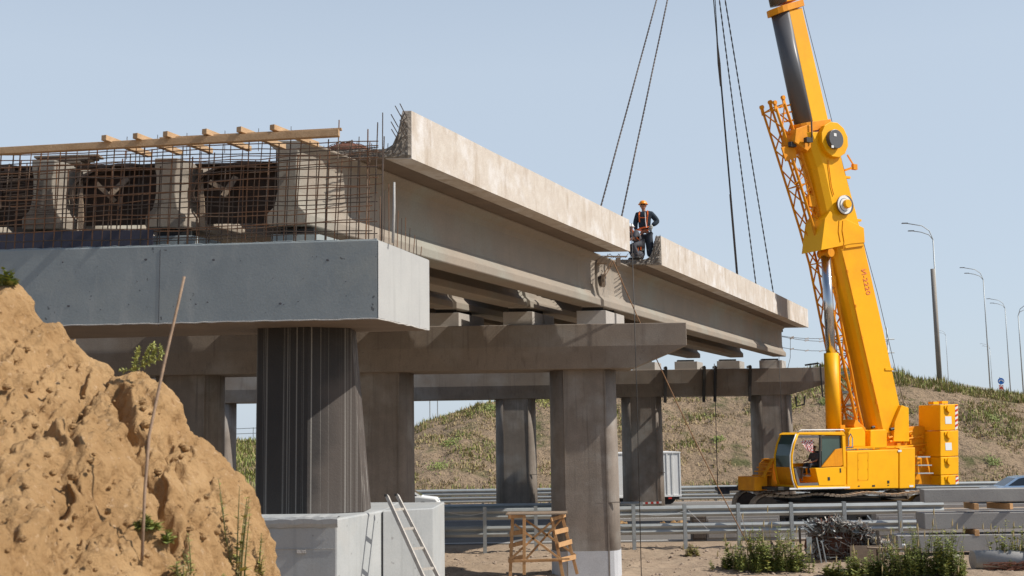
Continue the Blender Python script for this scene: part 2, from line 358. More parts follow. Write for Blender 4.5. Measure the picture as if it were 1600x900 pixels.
def mound():
    xs = []; 
    x = SP[0][0]
    xs = lin(-9.0, -4.2, 60)+lin(-4.18, -.9, 420)+lin(-.88, .6, 40)
    ys = lin(-3.5, 3.2, 14)+lin(3.3, 9.2, 360)+lin(9.25, 12.5, 50)
    m = MB(); nx = len(xs)
    for y in ys:
        for x in xs:
            c = lerp(SP, x)
            if y <= YC:
                t = (YC-y)/YC
                dz = c - t*(1.35+.25*c) - .55*t*t*c*.3
                # lens-independent rough clay surface: gullies run down the slope
            else:
                t = (y-YC)/3.2; dz = c*(1-t*t*.6-t*.45)
            n = 0.09*fnoise(x*1.5, y*1.2, 1, 4) + .04*fnoise(x*4.2, y*2.6, c*1.5, 6, .6)
            rid = abs(noise.noise(Vector((x*2.6+.5*y, y*.9, c*.9)))); n -= .085*max(0, .14-rid)/.14*.6
            rid2 = abs(noise.noise(Vector((x*7+y, y*3, c*3)))); n -= .028*max(0, .16-rid2)/.16
            e = math.exp(-((y-YC)/.25)**2)
            n *= (1-.75*e)
            n += .022*fnoise(x*13, y*11, c*6, 4, .7)
            n += .011*noise.noise(Vector((x*34, y*27, c*9)))+.008*noise.noise(Vector((x*70, y*55, c*19)))
            clod = max(0, noise.noise(Vector((x*9, y*8, c*5)))-.35)*.04
            z = dz+n+clod+(gully(x, y) if y < 8.6 else 0)
            m.v.append((x+.05*fnoise(y*6, z*6, x, 3), y, z))
    for j in range(len(ys)-1):
        for i in range(nx-1): m.f.append((j*nx+i, j*nx+i+1, (j+1)*nx+i+1, (j+1)*nx+i))
    return obj('earth_mound', m, M_MOUND, kind='structure', smooth=True)
mound()
# ------------------------------------------------------------------ bridge piers
def rotX(pts): return pts
def stadium(cx, cy, w, d, n=8, flat=.62):
    P = []
    fw = w*flat/2
    for s in (1, -1):
        for k in range(n+1):
            a = -PI/2+PI*k/n if s == 1 else PI/2+PI*k/n
            P.append((cx+s*fw+(w/2-fw)*math.cos(a), cy+d/2*math.sin(a)))
    return P
def column(parent, cx, cy, w, d, z0, z1, mat=M_COL, n=10, taper=.0, white=0, ribs=True):
    m = MB(); ks = [z0, z1]
    rings = [[(x, y, z) for x, y in stadium(cx, cy, w*(1+taper*(z1-z)/(z1-z0)), d*(1+taper*(z1-z)/(z1-z0)), n)] for z in lin(z0, z1, 4)]
    m.loft(rings)
    if ribs:   # formwork fins left where the shutters met
        f = w*.62/2
        for s in (-1, 1): m.box((cx+s*f*.98, cy-d/2-.008, (z0+z1)/2-.02), (.035, .05, z1-z0-.08))
        m.box((cx+f*1.0, cy-d/2-.004, z0+2.1), (w*.36, .03, .03))
    o = obj('column', m, mat, parent, smooth=False)
    for p in o.data.polygons: p.use_smooth = abs(p.normal.z) < .5 and len(p.vertices) == 4 and abs(p.normal.y) < .995
    if white:
        m = MB(); m.loft([[(x, y, z) for x, y in stadium(cx, cy, w*(1+taper)+.012, d*(1+taper)+.012, n)] for z in (z0-.3, z0+white)])
        obj('whitewashed_base', m, M_COLW, o)
    return o
def cap_prof(parent, x0, x1, yf, yb, zt, zm, zb, slope, haunch, mat, notch=.35):
    # cap beam: vertical upper face, lower face slightly set back, haunched right end
    m = MB(); rings = []
    for x, zb_, ins in ((x0, zb, 0), (x1-haunch, zb, 0), (x1, zm-.02, 0)):
        s = (zm-zb_)/(zm-zb)*slope
        dy = -(x-x1)*0.0
        rings.append([(x, yf+dy, zt), (x, yf+dy, zm), (x, yf+s+dy, zb_), (x, yb-s+dy, zb_), (x, yb+dy, zm), (x, yb+dy, zt)])
    m.loft(rings); return obj('cap_beam', m, mat, parent, bev=.02)
p2 = thing('bridge_pier', (1.9, 36, 0), 'middle concrete bridge pier with hammerhead cap and whitewashed column foot', 'bridge pier')
cap_prof(p2, -14, 5.05, 34.3, 36.3, 7.25, 6.6, 5.95, .14, 1.55, M_PIER)
for i, px in enumerate((911, 594, 296)):
    c = at(px, 600, 35.4); column(p2, c.x, 35.55, 1.98, 1.5, 0, 5.95, white=.72 if i == 0 else 0, taper=.03)
p3 = thing('bridge_pier', (11, 61, 0), 'far concrete bridge pier with steel clamps hanging over its cap beam', 'bridge pier')
cap_prof(p3, -24, 16.2, 60, 62, 7.25, 6.55, 5.9, .12, 2.2, M_PIER)
for px in (1203, 1001, 805, 612, 338, 160):
    c = at(px, 600, 61); column(p3, c.x, 61, 2.05, 1.6, 0, 5.9, taper=.03)
# steel clamps over the far cap
def clamp(x, single=True):
    m = MB()
    for dx in ((0,) if single else (-.28, .28)):
        m.bar((x+dx, 59.93, 7.36), (x+dx-.10, 59.93, 5.6), .14, .10, up=(0, 1, 0)); m.bar((x+dx, 59.93, 7.36), (x+dx+.05, 60.9, 7.36), .1, .1)
        m.bar((x+dx-.1, 59.93, 5.62), (x+dx+.02, 60.5, 5.62), .08, .08)
    return m
for px, s in ((1041, True), (1110, False), (1173, True)):
    obj('clamp', clamp(at(px, 600, 60).x, s), M_BLACK, p3)
m = MB(); X = at(1283, 600, 59.9).x
m.path([(X-.7, 60.2, 7.38), (X-.1, 59.9, 7.45), (X, 59.9, 7.4), (X+.05, 59.9, 5.75), (X+.6, 59.95, 5.72)], .045, 6)
m.path([(X-1.3, 59.9, 5.8), (X-1.3, 59.9, 5.3), (X-.9, 59.9, 5.4), (X-.85, 59.9, 5.8)], .05, 6); obj('clamp', m, M_BLACK, p3)
# near pier
p1 = thing('bridge_pier', (-3.4, 20.5, 0), 'near bridge pier with blue-grey cap beam on a tarred black pillar and pale footing', 'bridge pier')
cf = Vector((-2.16, 18.92, 0)); cr = Vector((-1.50, 21.2, 0)); cdir = Vector((-6.34, .52, 0)).normalized()
m = MB(); L0 = cf+cdir*11; L1 = cr+cdir*11.2
m.add([(*p.xy, z) for z in (5.96, 7.25) for p in (cf, cr, L1, L0)], [(0, 1, 2, 3), (4, 7, 6, 5), (0, 4, 5, 1), (1, 5, 6, 2), (2, 6, 7, 3), (3, 7, 4, 0)])
cap1 = obj('cap_beam', m, M_BLUE, p1, bev=.02)
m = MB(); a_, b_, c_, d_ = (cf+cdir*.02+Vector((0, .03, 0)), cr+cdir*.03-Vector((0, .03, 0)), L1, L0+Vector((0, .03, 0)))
m.prism([(*p.xy, 5.957) for p in (a_, b_, c_, d_)], (0, 0, -.004)); obj('shaded_soffit', m, M_SLABUN, cap1)  # thin dark plate under the cap; its shade is put into the colour
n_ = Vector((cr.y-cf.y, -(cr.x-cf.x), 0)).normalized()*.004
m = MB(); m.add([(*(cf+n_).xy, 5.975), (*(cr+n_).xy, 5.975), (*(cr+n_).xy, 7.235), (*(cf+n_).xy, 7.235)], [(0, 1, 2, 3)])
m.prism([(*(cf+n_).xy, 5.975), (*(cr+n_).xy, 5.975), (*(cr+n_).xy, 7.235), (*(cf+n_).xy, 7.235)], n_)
obj('sunlit_end_face', m, M_CAPEND, cap1)  # paler plate over the cap end; sunlight on it put into the colour
m = MB()
for (a, b) in ((cf, cr),):
    q = [a+(b-a)*t for t in lin(0, 1, 14)]
    m.path([(p.x+random.uniform(-.01, .01), p.y-.01, 5.965+random.uniform(-.008, .008)) for p in q], .014, 5)
q = [cf+cdir*t for t in lin(0, 9, 70)]
m.path([(p.x, p.y-.01, 5.962+random.uniform(-.008, .008)) for p in q], .011, 5)
obj('grout_lip', m, M_MORTAR, cap1)
# mortar crumbs along the cap top edge
m = MB()
m.path([((cf+cdir*t).x, (cf+cdir*t).y+.03, 7.25+random.uniform(-.006, .012)) for t in lin(.02, 9.5, 120)], .014, 5)
obj('rough_top_edge', m, M_BLUE, cap1)
m = MB()
for t in (3.62,):
    q = cf+cdir*t; m.box((q.x, q.y-.001, 6.55), (.008, .008, 1.26), rz=-.082)
obj('formwork_seam', m, M_GREYC, cap1)
m = MB()
for i in range(26):
    q = cf+cdir*random.uniform(.1, 7.5); r = random.choice((.006, .008, .012, .02)); z = random.choice((6.25, 6.62, 6.98))+random.uniform(-.05, .05)
    m.ell((q.x, q.y-.001, z), (r*1.4, .004, r), 7, 4)
obj('tie_holes', m, M_GREYC, cap1)
# pillar: flares towards its foot on the right side
def ringp(pts, z): return [(x, y, z) for x, y in pts]
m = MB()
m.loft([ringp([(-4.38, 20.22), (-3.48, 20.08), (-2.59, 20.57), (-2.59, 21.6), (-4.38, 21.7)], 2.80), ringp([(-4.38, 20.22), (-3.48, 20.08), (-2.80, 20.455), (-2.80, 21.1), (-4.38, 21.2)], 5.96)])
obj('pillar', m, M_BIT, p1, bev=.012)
m = MB()
fpoly = [(-5.9, 19.35), (-2.83, 19.10), (-2.30, 21.05), (-1.98, 21.1), (-1.28, 21.9), (-1.1, 23.6), (-5.9, 23.8)]
m.loft([ringp([(-5.9, 19.35), (-2.83, 19.10), (-2.28, 21.2), (-2.28, 23.6), (-5.9, 23.8)], 0-.3), ringp([(-5.9, 19.35), (-2.83, 19.10), (-2.28, 21.2), (-2.28, 23.6), (-5.9, 23.8)], 2.80)])
ft = obj('footing', m, M_FOOT, p1, bev=.03)
m = MB(); m.loft([ringp([(-2.31, 20.95), (-1.47, 21.5), (-1.38, 23.4), (-2.27, 23.4)], z) for z in (-.3, 2.80)])
obj('footing_buttress', m, M_FOOT, p1, bev=.02)
m = MB()
pts = [(-5.85, 19.33), (-4.8, 19.25), (-4, 19.18), (-3.3, 19.12), (-2.82, 19.09)]
rg = []
for z, o in ((2.66, -.006), (2.72, -.035), (2.79, -.04), (2.83, -.02)):
    rg.append([(x, y+o, z+random.uniform(-.012, .012)) for x, y in [(-5.85+(3.03)*t, 19.33-.24*t) for t in lin(0, 1, 30)]])
for a, b in zip(rg, rg[1:]):
    n0 = len(m.v); m.v += a+b; m.f += [(n0+i, n0+i+1, n0+30+i+1, n0+30+i) for i in range(29)]
n0 = len(m.v); top = rg[-1]; m.v += top+[(x, y+.6, 2.84) for x, y, z in top]; m.f += [(n0+i, n0+i+1, n0+30+i+1, n0+30+i) for i in range(29)]
obj('mortar_lip', m, M_FOOT, ft)
m = MB()
for k in range(14):
    t = random.random(); x = -4.3+1.7*t; y = 20.42+.1*random.random()+(0 if x < -3.5 else (x+3.5)*.6); r = random.choice((.008, .012, .02, .03))
    m.ell((x, y-.06, 2.81), (r*1.6, r, r), 6, 4)
obj('mortar_crumbs', m, M_MORTAR, ft)
m = MB(); m.box((-3.9, 19.178, 2.33), (2.1, .008, .006), rz=-.079)
m.box((-3.4, 19.13, 2.29), (.14, .03, .05)); obj('formwork_seam', m, M_MORTAR, ft)
# bearing pedestals
def pedestal(parent, x, y, w=.75, d=.8, z=7.25, h=.4, pad=True, mat=M_PED):
    m = MB()
    m.add([(x+a*w/2+(b+1)/2*d*.4, y+(b+1)/2*d, zz) for zz in (z-.01, z+h) for a, b in ((-1, -1), (1, -1), (1, 1), (-1, 1))], [(0, 1, 2, 3), (4, 7, 6, 5), (0, 4, 5, 1), (1, 5, 6, 2), (2, 6, 7, 3), (3, 7, 4, 0)])
    o = obj('bearing_pedestal', m, mat, parent, bev=.01)
    if pad:
        m = MB(); m.box((x+.05, y+d/2-.12, z+h+.05), (w*.72, .4, .1)); obj('rubber_bearing', m, M_RUBBER, o)
GX = lambda Y, k=0: 2.58+.4431*(Y-34.11)-2.15*k     # bottom flange right edge of girder k
for k in range(6):
    x = GX(34.5, k)-.45
    pedestal(p2, x, 34.42, w=.86)
    pedestal(p2, x+.42, 35.35, w=.8, d=.75)
for k in range(7):
    x = GX(59, k)-.55; pedestal(p3, x, 60.1, w=1.15, d=1.2)
for k in range(4):
    x = GX(20.4, k)-.34; pedestal(p1, x+.05, 20.35, w=.8, d=.75, h=.36, mat=M_BLUE)
# ------------------------------------------------------------------ girders
def girder_mesh(Y0, Y1, k, ztop=9.25, zb=7.75, endw=.17, th=.36):
    m = MB(); rings = []
    L = (Y1-Y0)
    st = [0, .55, .75, .95, 1.15, 1.35]
    ws = [endw, endw, endw*.93, endw*.62, .13, .10]
    S = [(s, w) for s, w in zip(st, ws)] + [(L-s, w) for s, w in reversed(list(zip(st, ws)))]
    for s, hw in S:
        Yv = Y0+s; x0 = GX(Yv, k)-.34
        hb = .34
        right = [(hb-.02, zb), (hb, zb+.03), (hb, zb+.20), (max(hw, .2)+.02 if hw < .2 else max(hw, .24), zb+.33), (hw+.02, zb+.46), (hw, zb+.60), (hw, ztop-.30), (hw+.03, ztop-.17), (th, ztop-.04), (th, ztop)]
        ring = [(x0+q, Yv, z) for q, z in right]+[(x0-q, Yv, z) for q, z in reversed(right)]
        rings.append(ring)
    m.loft(rings); return m
def slab_mesh(Y0, Y1, k, ql, qr, z0=9.25, z1=9.43, rough=True):
    m = MB(); rings = []
    n = 2
    for Yv in (Y0, Y1):
        x = GX(Yv, k); rings.append([(x+ql, Yv, z0), (x+qr, Yv, z0), (x+qr, Yv, z1), (x+ql, Yv, z1)])
    m.loft(rings); return m
def parapet_mesh(Y0, Y1, qo=1.05, z0=9.25, z1=10.17, zo=0.0):
    m = MB(); rings = []
    for t in lin(0, 1, 8):
        Yv = Y0+(Y1-Y0)*t; x = GX(Yv)+qo; w = lambda z: 0
        j = [random.uniform(-.008, .008) for _ in range(2)]
        rings.append([(x, Yv, z0), (x, Yv, z1+j[0]), (x-.17, Yv, z1+j[0]), (x-.26, Yv, 9.75), (x-.36, Yv, 9.52), (x-.50, Yv, 9.435), (x-.50, Yv, z0)])
    m.loft(rings); return m
def outer(name_label, Yg0, Yg1, Ys0, Ys1, zsh=0.):
    o = thing('bridge_girder', (GX(Yg0)-.34, Yg0, 7.75), name_label, 'bridge girder', 'edge girders with parapet')
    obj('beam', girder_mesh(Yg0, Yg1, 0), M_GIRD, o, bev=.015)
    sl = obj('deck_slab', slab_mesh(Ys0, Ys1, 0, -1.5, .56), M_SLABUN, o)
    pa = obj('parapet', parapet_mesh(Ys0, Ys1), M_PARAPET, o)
    # rough broken end faces of the slab and parapet, with starter bars
    for (Yv, s) in ((Ys0, -1), (Ys1, 1)):
        x = GX(Yv); m = MB()
        prof = [(x+1.04, 9.26), (x+1.04, 10.15), (x+.89, 10.15), (x+.80, 9.75), (x+.70, 9.52), (x+.56, 9.445), (x-1.48, 9.44), (x-1.48, 9.26)]
        # a lumpy plate: fan grid
        nx = 46; nz = 18; vs = []; ok = {}
        for i in range(nx):
            for j in range(nz):
                xx = x-1.48+2.52*i/(nx-1); zlo = 9.262
                q = xx-x
                zt = 9.44 if q < .56 else (9.44+(q-.56)/.14*.08 if q < .70 else (9.52+(q-.70)/.1*.23 if q < .80 else (9.75+(q-.80)/.09*.4 if q < .89 else 10.15)))
                zt = min(zt, 10.15)
                z = zlo+(zt-zlo)*j/(nz-1)
                e = 0 if (i in (0, nx-1) or j in (0, nz-1)) else 1
                d = e*(.02+.06*abs(fnoise(xx*7, z*7, Yv, 4)))
                vs.append((xx, Yv+s*(.002+d), z))
        m.v = vs; m.f = [(i*nz+j, (i+1)*nz+j, (i+1)*nz+j+1, i*nz+j+1) for i in range(nx-1) for j in range(nz-1)]
        obj('broken_end', m, M_ROUGH, o)
        m = MB()
        for h in (10.03, 9.86, 9.72, 9.6):
            for dx in (-.03, -.13 if h > 9.9 else -.2):
                m.tube((x+1.0+dx, Yv+s*.0, h), (x+1.0+dx-.05, Yv+s*random.uniform(.75, 1.0), h+.02), .009, n=5)
        for i in range(16):
            xx = x-1.4+i*.15; m.tube((xx, Yv, 9.35), (xx, Yv+s*random.uniform(.25, .45), 9.36+random.uniform(0, .03)), .008, n=5)
            if i % 2: m.tube((xx+.05, Yv, 9.42), (xx+.1, Yv+s*random.uniform(.3, .55), 9.44), .007, n=5)
        obj('starter_bars', m, M_RUSTD, o)
    return o
ga = outer('edge girder with pale parapet nearest the camera, from the rebar cage to the standing worker', 20.25, 34.12, 21.75, 33.6)
gb = outer('farther edge girder with parapet, hung on crane slings beyond the workers', 34.34, 59.0, 36.45, 59.7)
# a fill panel of darker repair concrete on the farther parapet
m = MB(); Ya, Yb = 52.6, 55.3
m.add([(GX(Ya)+1.053, Ya, 9.26), (GX(Yb)+1.053, Yb, 9.26), (GX(Yb)+1.053, Yb, 10.16), (GX(Ya)+1.053, Ya, 10.16)], [(0, 1, 2, 3)])
m.f = []; m.prism([(GX(Ya)+1.053, Ya, 9.26), (GX(Yb)+1.053, Yb, 9.26), (GX(Yb)+1.053, Yb, 10.16), (GX(Ya)+1.053, Ya, 10.16)], (-.004, 0, 0)); m.v = m.v[4:]; m.f = [tuple(i-4 for i in f) for f in m.f]
obj('repair_patch', m, mk('darker_repair_concrete', (.34, .30, .25), (.30, .26, .22), streak=.4), gb)
ordn = ['second', 'third', 'fourth', 'fifth', 'sixth']
for k in range(1, 6):
    o = thing('bridge_girder', (GX(20.3, k)-.34, 20.3, 7.75), '%s beam of the near span counting from the parapet, its end behind the rebar cage' % ordn[k-1], 'bridge girder', 'inner girders of the near span')
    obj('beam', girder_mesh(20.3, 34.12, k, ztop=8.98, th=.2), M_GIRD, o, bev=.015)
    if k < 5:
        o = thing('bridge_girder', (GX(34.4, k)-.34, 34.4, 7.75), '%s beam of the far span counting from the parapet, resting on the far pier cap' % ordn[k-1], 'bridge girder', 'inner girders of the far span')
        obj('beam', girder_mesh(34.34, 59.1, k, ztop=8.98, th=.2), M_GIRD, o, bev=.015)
# deck slabs added over the inner girders to keep the space below dark
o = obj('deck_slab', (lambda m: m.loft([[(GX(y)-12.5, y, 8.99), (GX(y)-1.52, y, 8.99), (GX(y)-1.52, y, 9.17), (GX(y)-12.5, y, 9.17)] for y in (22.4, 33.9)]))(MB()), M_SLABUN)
tag(o, 'inner concrete deck slab behind the rebar cage, added to shade the space under the near span', 'deck slab')
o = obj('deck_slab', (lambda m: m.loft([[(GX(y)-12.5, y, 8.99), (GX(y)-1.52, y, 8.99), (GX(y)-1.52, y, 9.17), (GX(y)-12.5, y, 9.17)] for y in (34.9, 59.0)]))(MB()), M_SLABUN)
tag(o, 'inner concrete deck slab beyond the workers, added to shade the space under the far span', 'deck slab')
# ------------------------------------------------------------------ rebar cage, timbers, formwork on the near cap
cage = thing('rebar_cage', (-5.5, 19.3, 7.25), 'tall rusty rebar mesh standing on the blue-grey cap beam', 'rebar cage')
def on(t, dy=0): p = cf+cdir*t; return Vector((p.x, p.y+dy, 0))
bars = 0
for layer, (dy, n, sp) in enumerate(((.12, 41, .165), (.85, 38, .185))):
    for i in range(n):
        t = .06+i*sp+random.uniform(-.02, .02)
        b = on(t, dy)
        zt = 8.99+random.uniform(-.09, .05) if t > .75 else random.uniform(8.9, 9.35)
        if layer and t > .8: zt = random.uniform(8.75, 9.05)
        ln = random.uniform(.02, .09); m = MB()
        m.path([(b.x, b.y, 7.24), (b.x+ln*.4+random.uniform(-.01, .01), b.y, 8.0), (b.x+ln, b.y+random.uniform(-.03, .03), zt)], random.choice((.0085, .0105, .012)), 5)
        if bars < 96: obj('vertical_bar', m, M_RUST if random.random() < .75 else M_RUSTD, cage); bars += 1
for layer, dy in enumerate((.10, .83)):
    for j, z in enumerate((7.42, 7.58, 7.80, 7.98, 8.16, 8.32, 8.48, 8.60, 8.70, 8.78, 8.85, 8.92) if layer == 0 else (7.5, 7.68, 7.88, 8.05, 8.2, 8.35, 8.5, 8.64, 8.74, 8.83, 8.9)):
        m = MB(); P = []
        for t in lin(.0 if z > 8.3 else .1, 8.5, 18):
            b = on(t, dy-.012); P.append((b.x, b.y, z+random.uniform(-.018, .018)+.02*math.sin(t*1.3+j)-.006*t))
        m.path(P, .009, 5); obj('horizontal_bar', m, M_RUST if j % 3 else M_RUSTD, cage)
# loose vertical starter bars along the cap end
m = MB(); 
for i in range(11):
    t = .1+.08*i+random.uniform(-.01, .01); p = cf+(cr-cf)*t; h = (8.0, 8.15, 8.3, 7.95, 7.9, 7.8, 7.85, 7.7, 7.6, 7.55, 7.45)[i]
    mm = MB(); mm.path([(p.x-.06, p.y, 7.24), (p.x-.05+random.uniform(-.02, .02), p.y, h)], .008, 5); o = obj('starter_bar', mm, M_RUSTD if i % 2 else M_RUST, cage)
mm = MB(); p = at(597, 390, 19.05); q = at(598, 176, 19.0); mm.tube((p.x, 19.05, 7.25), q, .012, .009, n=6); obj('tall_bar', mm, M_RUSTD, cage)
# bent stirrup ends behind the cage
mm = MB()
for i in range(14):
    b = on(6.0+.03*i, .5); z = 7.95+i*.055
    mm.path([(b.x-.35, b.y, z), (b.x, b.y+.05, z+.03), (b.x+.35, b.y, z-.03+random.uniform(-.05, .05))], .006, 4)
obj('stirrups', mm, M_RUSTD, cage)
# plastic pipe at the cage corner
m = MB(); a = at(616, 285, 19.5); b = at(614, 382, 19.3)
m.path([(a.x, 19.5, a.z), (a.x, 19.45, a.z-.45), (b.x, 19.3, 7.25)], [.018, .024, .024], 8); o = obj('pipe', m, M_PIPE, smooth=True); tag(o, 'slim white plastic pipe standing at the corner of the rebar cage', 'pipe')
# long timber
A = at(-120, 243, 19.35); B = at(530, 208, 19.0)
m = MB(); m.bar(A, B, .12, .115); o = obj('timber_beam', m, M_WOOD, bev=.006); tag(o, 'long pale timber beam laid along the top of the rebar cage', 'timber')
A2 = at(250, 222, 19.10); m = MB(); m.bar(at(250, 217, 19.22), at(534, 202, 18.98+.12), .07, .04); o = obj('timber_plank', m, M_WOOD, bev=.004); tag(o, 'thin plank lying on top of the right half of the long timber beam', 'timber')
for i, px in enumerate((162, 211, 258, 319, 373, 425)):
    y = 214-(px-162)*.048*1.3
    a = at(px, y+1, 19.0); e = a + Vector((.40+.03*i, 1.15, -.02)); m = MB(); m.bar(a, e, .095, .09)
    o = obj('cross_timber', m, M_WOOD, bev=.005)
    tag(o, 'short timber lying across the long beam, %s from the left of six' % ['first', 'second', 'third', 'fourth', 'fifth', 'sixth'][i], 'timber', 'cross timbers on the rebar cage')
    m = MB(); s = a+Vector((.22, .5, 0)); m.tube(s+Vector((0, 0, -.25)), s+Vector((0, 0, .14)), .006, n=4)
    obj('tie_wire', m, M_RUSTD, o)
# formwork panels between girder ends
lab = ['plywood formwork panel with curved top between the first two beam ends', 'dark plywood formwork with leaning props between second and third beam ends', 'dark plywood formwork in shade between third and fourth beam ends', 'dark plywood formwork panel at the left edge between beam ends', 'farthest left plywood formwork panel between beam ends']
for k in range(5):
    xr = GX(20.9, k)-.34-.12; xl = GX(20.9, k+1)-.34+.12
    f = thing('formwork_panel', ((xl+xr)/2, 20.9, 7.8), lab[k], 'formwork', 'diaphragm formwork between the beam ends')
    m = MB(); P = [(xl-.02, 7.9), (xr+.02, 7.9), (xr+.02, 8.6)]+[((xl+xr)/2+(xr-xl)/2*math.cos(a)*1.02, 8.72+.23*math.sin(a)) for a in lin(0, PI, 10)]+[(xl-.02, 8.6)]
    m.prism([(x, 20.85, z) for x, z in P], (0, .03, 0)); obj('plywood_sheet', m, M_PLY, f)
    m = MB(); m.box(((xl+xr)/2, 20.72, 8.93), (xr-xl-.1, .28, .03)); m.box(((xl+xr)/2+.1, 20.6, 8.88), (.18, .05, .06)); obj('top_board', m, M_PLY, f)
    cx_ = (xl+xr)/2; m = MB()
    for rr, yy in ((1.0, 20.62), (.93, 20.74)):
        P = [(cx_+(xr-xl)/2*rr*math.cos(a), yy, 8.42+.53*rr*math.sin(a)) for a in lin(-.35, PI+.35, 16)]
        for a, b in zip(P, P[1:]): m.bar(a, b, .045, .06, up=(0, 1, 0))
    obj('curved_rib', m, M_RUSTD if k % 2 else M_PLY, f)
    if k in (0, 1, 2):
        for sx, dx in ((xl+.22, .15), (xr-.18, -.32)):
            m = MB(); m.bar((sx, 20.55, 7.78), (sx-dx*.8, 20.75, 8.86), .09, .04, up=(0, 1, 0)); obj('timber_prop', m, M_WOODG, f)
        m = MB(); dk = (.0, .14, -.1)[k]; m.bar((xl+.55+dk, 20.62, 8.35+dk*.4), (xl+.75+dk*1.6, 20.7, 8.72), .1, .03, up=(0, 1, 0)); m.bar((xl+.3+dk, 20.62, 8.62), (xl+.62+dk, 20.7, 8.44-dk), .08, .03, up=(0, 1, 0)); obj('timber_cleat', m, M_WOODG, f)
        m = MB(); m.bar(((xl+xr)/2-.1, 20.6, 7.9), ((xl+xr)/2-.1, 20.78, 8.85), .07, .05, up=(0, 1, 0)); obj('timber_prop', m, M_PLY, f)
m = MB()
a = at(-80, 376, 20.0); b = at(236, 376, 19.9)
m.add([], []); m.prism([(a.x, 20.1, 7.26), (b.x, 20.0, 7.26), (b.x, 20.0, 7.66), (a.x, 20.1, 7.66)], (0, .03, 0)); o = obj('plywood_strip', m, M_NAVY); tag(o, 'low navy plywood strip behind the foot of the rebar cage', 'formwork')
# planks stacked on the deck edge at the left
o = thing('plank_stack', (-7, 21.6, 8.97), 'low stack of dark weathered boards on the deck at the left', 'planks')
for i in range(5):
    a = at(58+6*i, 248+i*2.4, 21.8); b = at(158-7*i, 245+i*2.5, 21.8); m = MB(); m.bar(a, b, .3, .035); obj('board', m, M_WOODG if i % 2 == 0 else M_PLY, o)
m = MB(); 
for y0, yy in ((21.9, 9.0),):
    a = at(20, 275, 21.7); b = at(150, 268, 21.9); m.prism([(a.x-2.5, 21.7, 8.80), (b.x+.3, 21.7, 8.80), (b.x+.3, 21.7, 8.95), (a.x-2.5, 21.7, 8.93)], (0, .7, 0))
o = obj('concrete_ledge', m, M_ROUGH); tag(o, 'rough broken concrete ledge above the left beam ends', 'concrete ledge')
# rusty scrap-wire pile on the slab corner
o = thing('wire_pile', tuple(at(545, 228, 22.0)), 'heap of rust-red tie wire on the deck corner beside the timber end', 'wire pile')
c = at(543, 224, 21.9); m = MB()
for i in range(150):
    a = random.uniform(0, 2*PI); r = random.uniform(.05, .38); zz = random.uniform(0, .30)*(1-r/.5)
    x = c.x+r*1.25*math.cos(a); y = c.y+.35*r*math.sin(a); z = 9.44-.12+zz+.08
    w = random.uniform(0, PI); l = random.uniform(.08, .2)
    m.path([(x-l*math.cos(w), y, z-.02), (x, y, z+random.uniform(0, .05)), (x+l*math.cos(w), y+l*.3*math.sin(w), z-.03)], .007, 4)
obj('tie_wire', m, M_RUSTP, o)
m = MB(); m.ell((c.x, c.y, 9.44), (.42, .16, .16), 12, 6, zmin=-.2); obj('wire_core', m, M_RUSTP, o)
# slab corner under the pile, left of the first slab
# ------------------------------------------------------------------ joint between the two edge girders: hoist block, ropes
o = thing('pulley_block', tuple(at(941, 438, 34.0)), 'rusty pulley block hanging at the web joint of the edge girders', 'pulley block')
c = at(939, 440, 33.85); m = MB(); m.tube((c.x-.06, c.y-.05, c.z), (c.x+.10, c.y-.1, c.z+.02), .15, n=12); obj('sheave', m, M_STEELD, o)
m = MB(); m.box((c.x+.05, c.y-.2, c.z), (.1, .06, .36)); obj('cheek', m, M_WOODG, o)
T = at(958, 408, 33.9)
for d in (0, .07):
    m = MB(); m.tube((c.x+.02+d, c.y-.12, c.z+.1), (T.x+d-.05, T.y, T.z), .012, n=5); obj('hanger', m, M_ROPE, o)
m = MB(); m.box((T.x-.3, 34.3, T.z+.07), (.3, .3, .16)); m.box((T.x+.2, 34.5, T.z+.05), (.12, .25, .25)); m.bar((T.x-1.0, 34.6, 9.29), (T.x+.5, 34.9, 9.30), .12, .03)
obj('timber_packing', m, M_WOODG, o)
m = MB()
for k in range(12): m.tube((T.x-.5+.13*k, 34.3+random.random()*.3, 9.2), (T.x-.4+.13*k+random.uniform(-.3, .3), 34.7, 9.36), .009, n=4)
obj('bent_bars', m, M_RUSTD, o)
def rope(pts, r, mat, name, label, cat='rope', group=None, n=6):
    m = MB(); m.path(pts, r, n); return tag(obj(name, m, mat, smooth=True), label, cat, group)
P0 = at(958, 408, 33.8); P1 = Vector((*at(1185, 885, 37.3).xy, .05))
pts = [P0.lerp(P1, t)+Vector((0, 0, -1.2*4*t*(1-t)*.25)) for t in lin(0, 1, 20)]
rope(pts, .016, M_ROPE, 'tag_line', 'brown tag line rope slanting from the girder joint to the weeds')
P = at(986, 350, 34.2); rope([(P.x, 34.1, P.z), (P.x+.02, 34.08, 5), (P.x+.0, 34.05, .0)], .012, M_CABLE, 'hanging_line', 'dark thin line hanging plumb from the parapet end to the ground')
P = at(1116, 560, 59.7); rope([(P.x, 59.75, 7.5), (P.x-.05, 59.75, at(1114, 760, 59.7).z)], .02, M_CABLE, 'hanging_line', 'thin dark line hanging below the far cap beam between two clamps')
P = at(1218, 560, 59.3); rope([(P.x, 59.4, 8.6), (P.x, 59.4, 2.0)], .012, M_CABLE, 'hanging_line', 'thin line hanging from the far end of the slung girder')
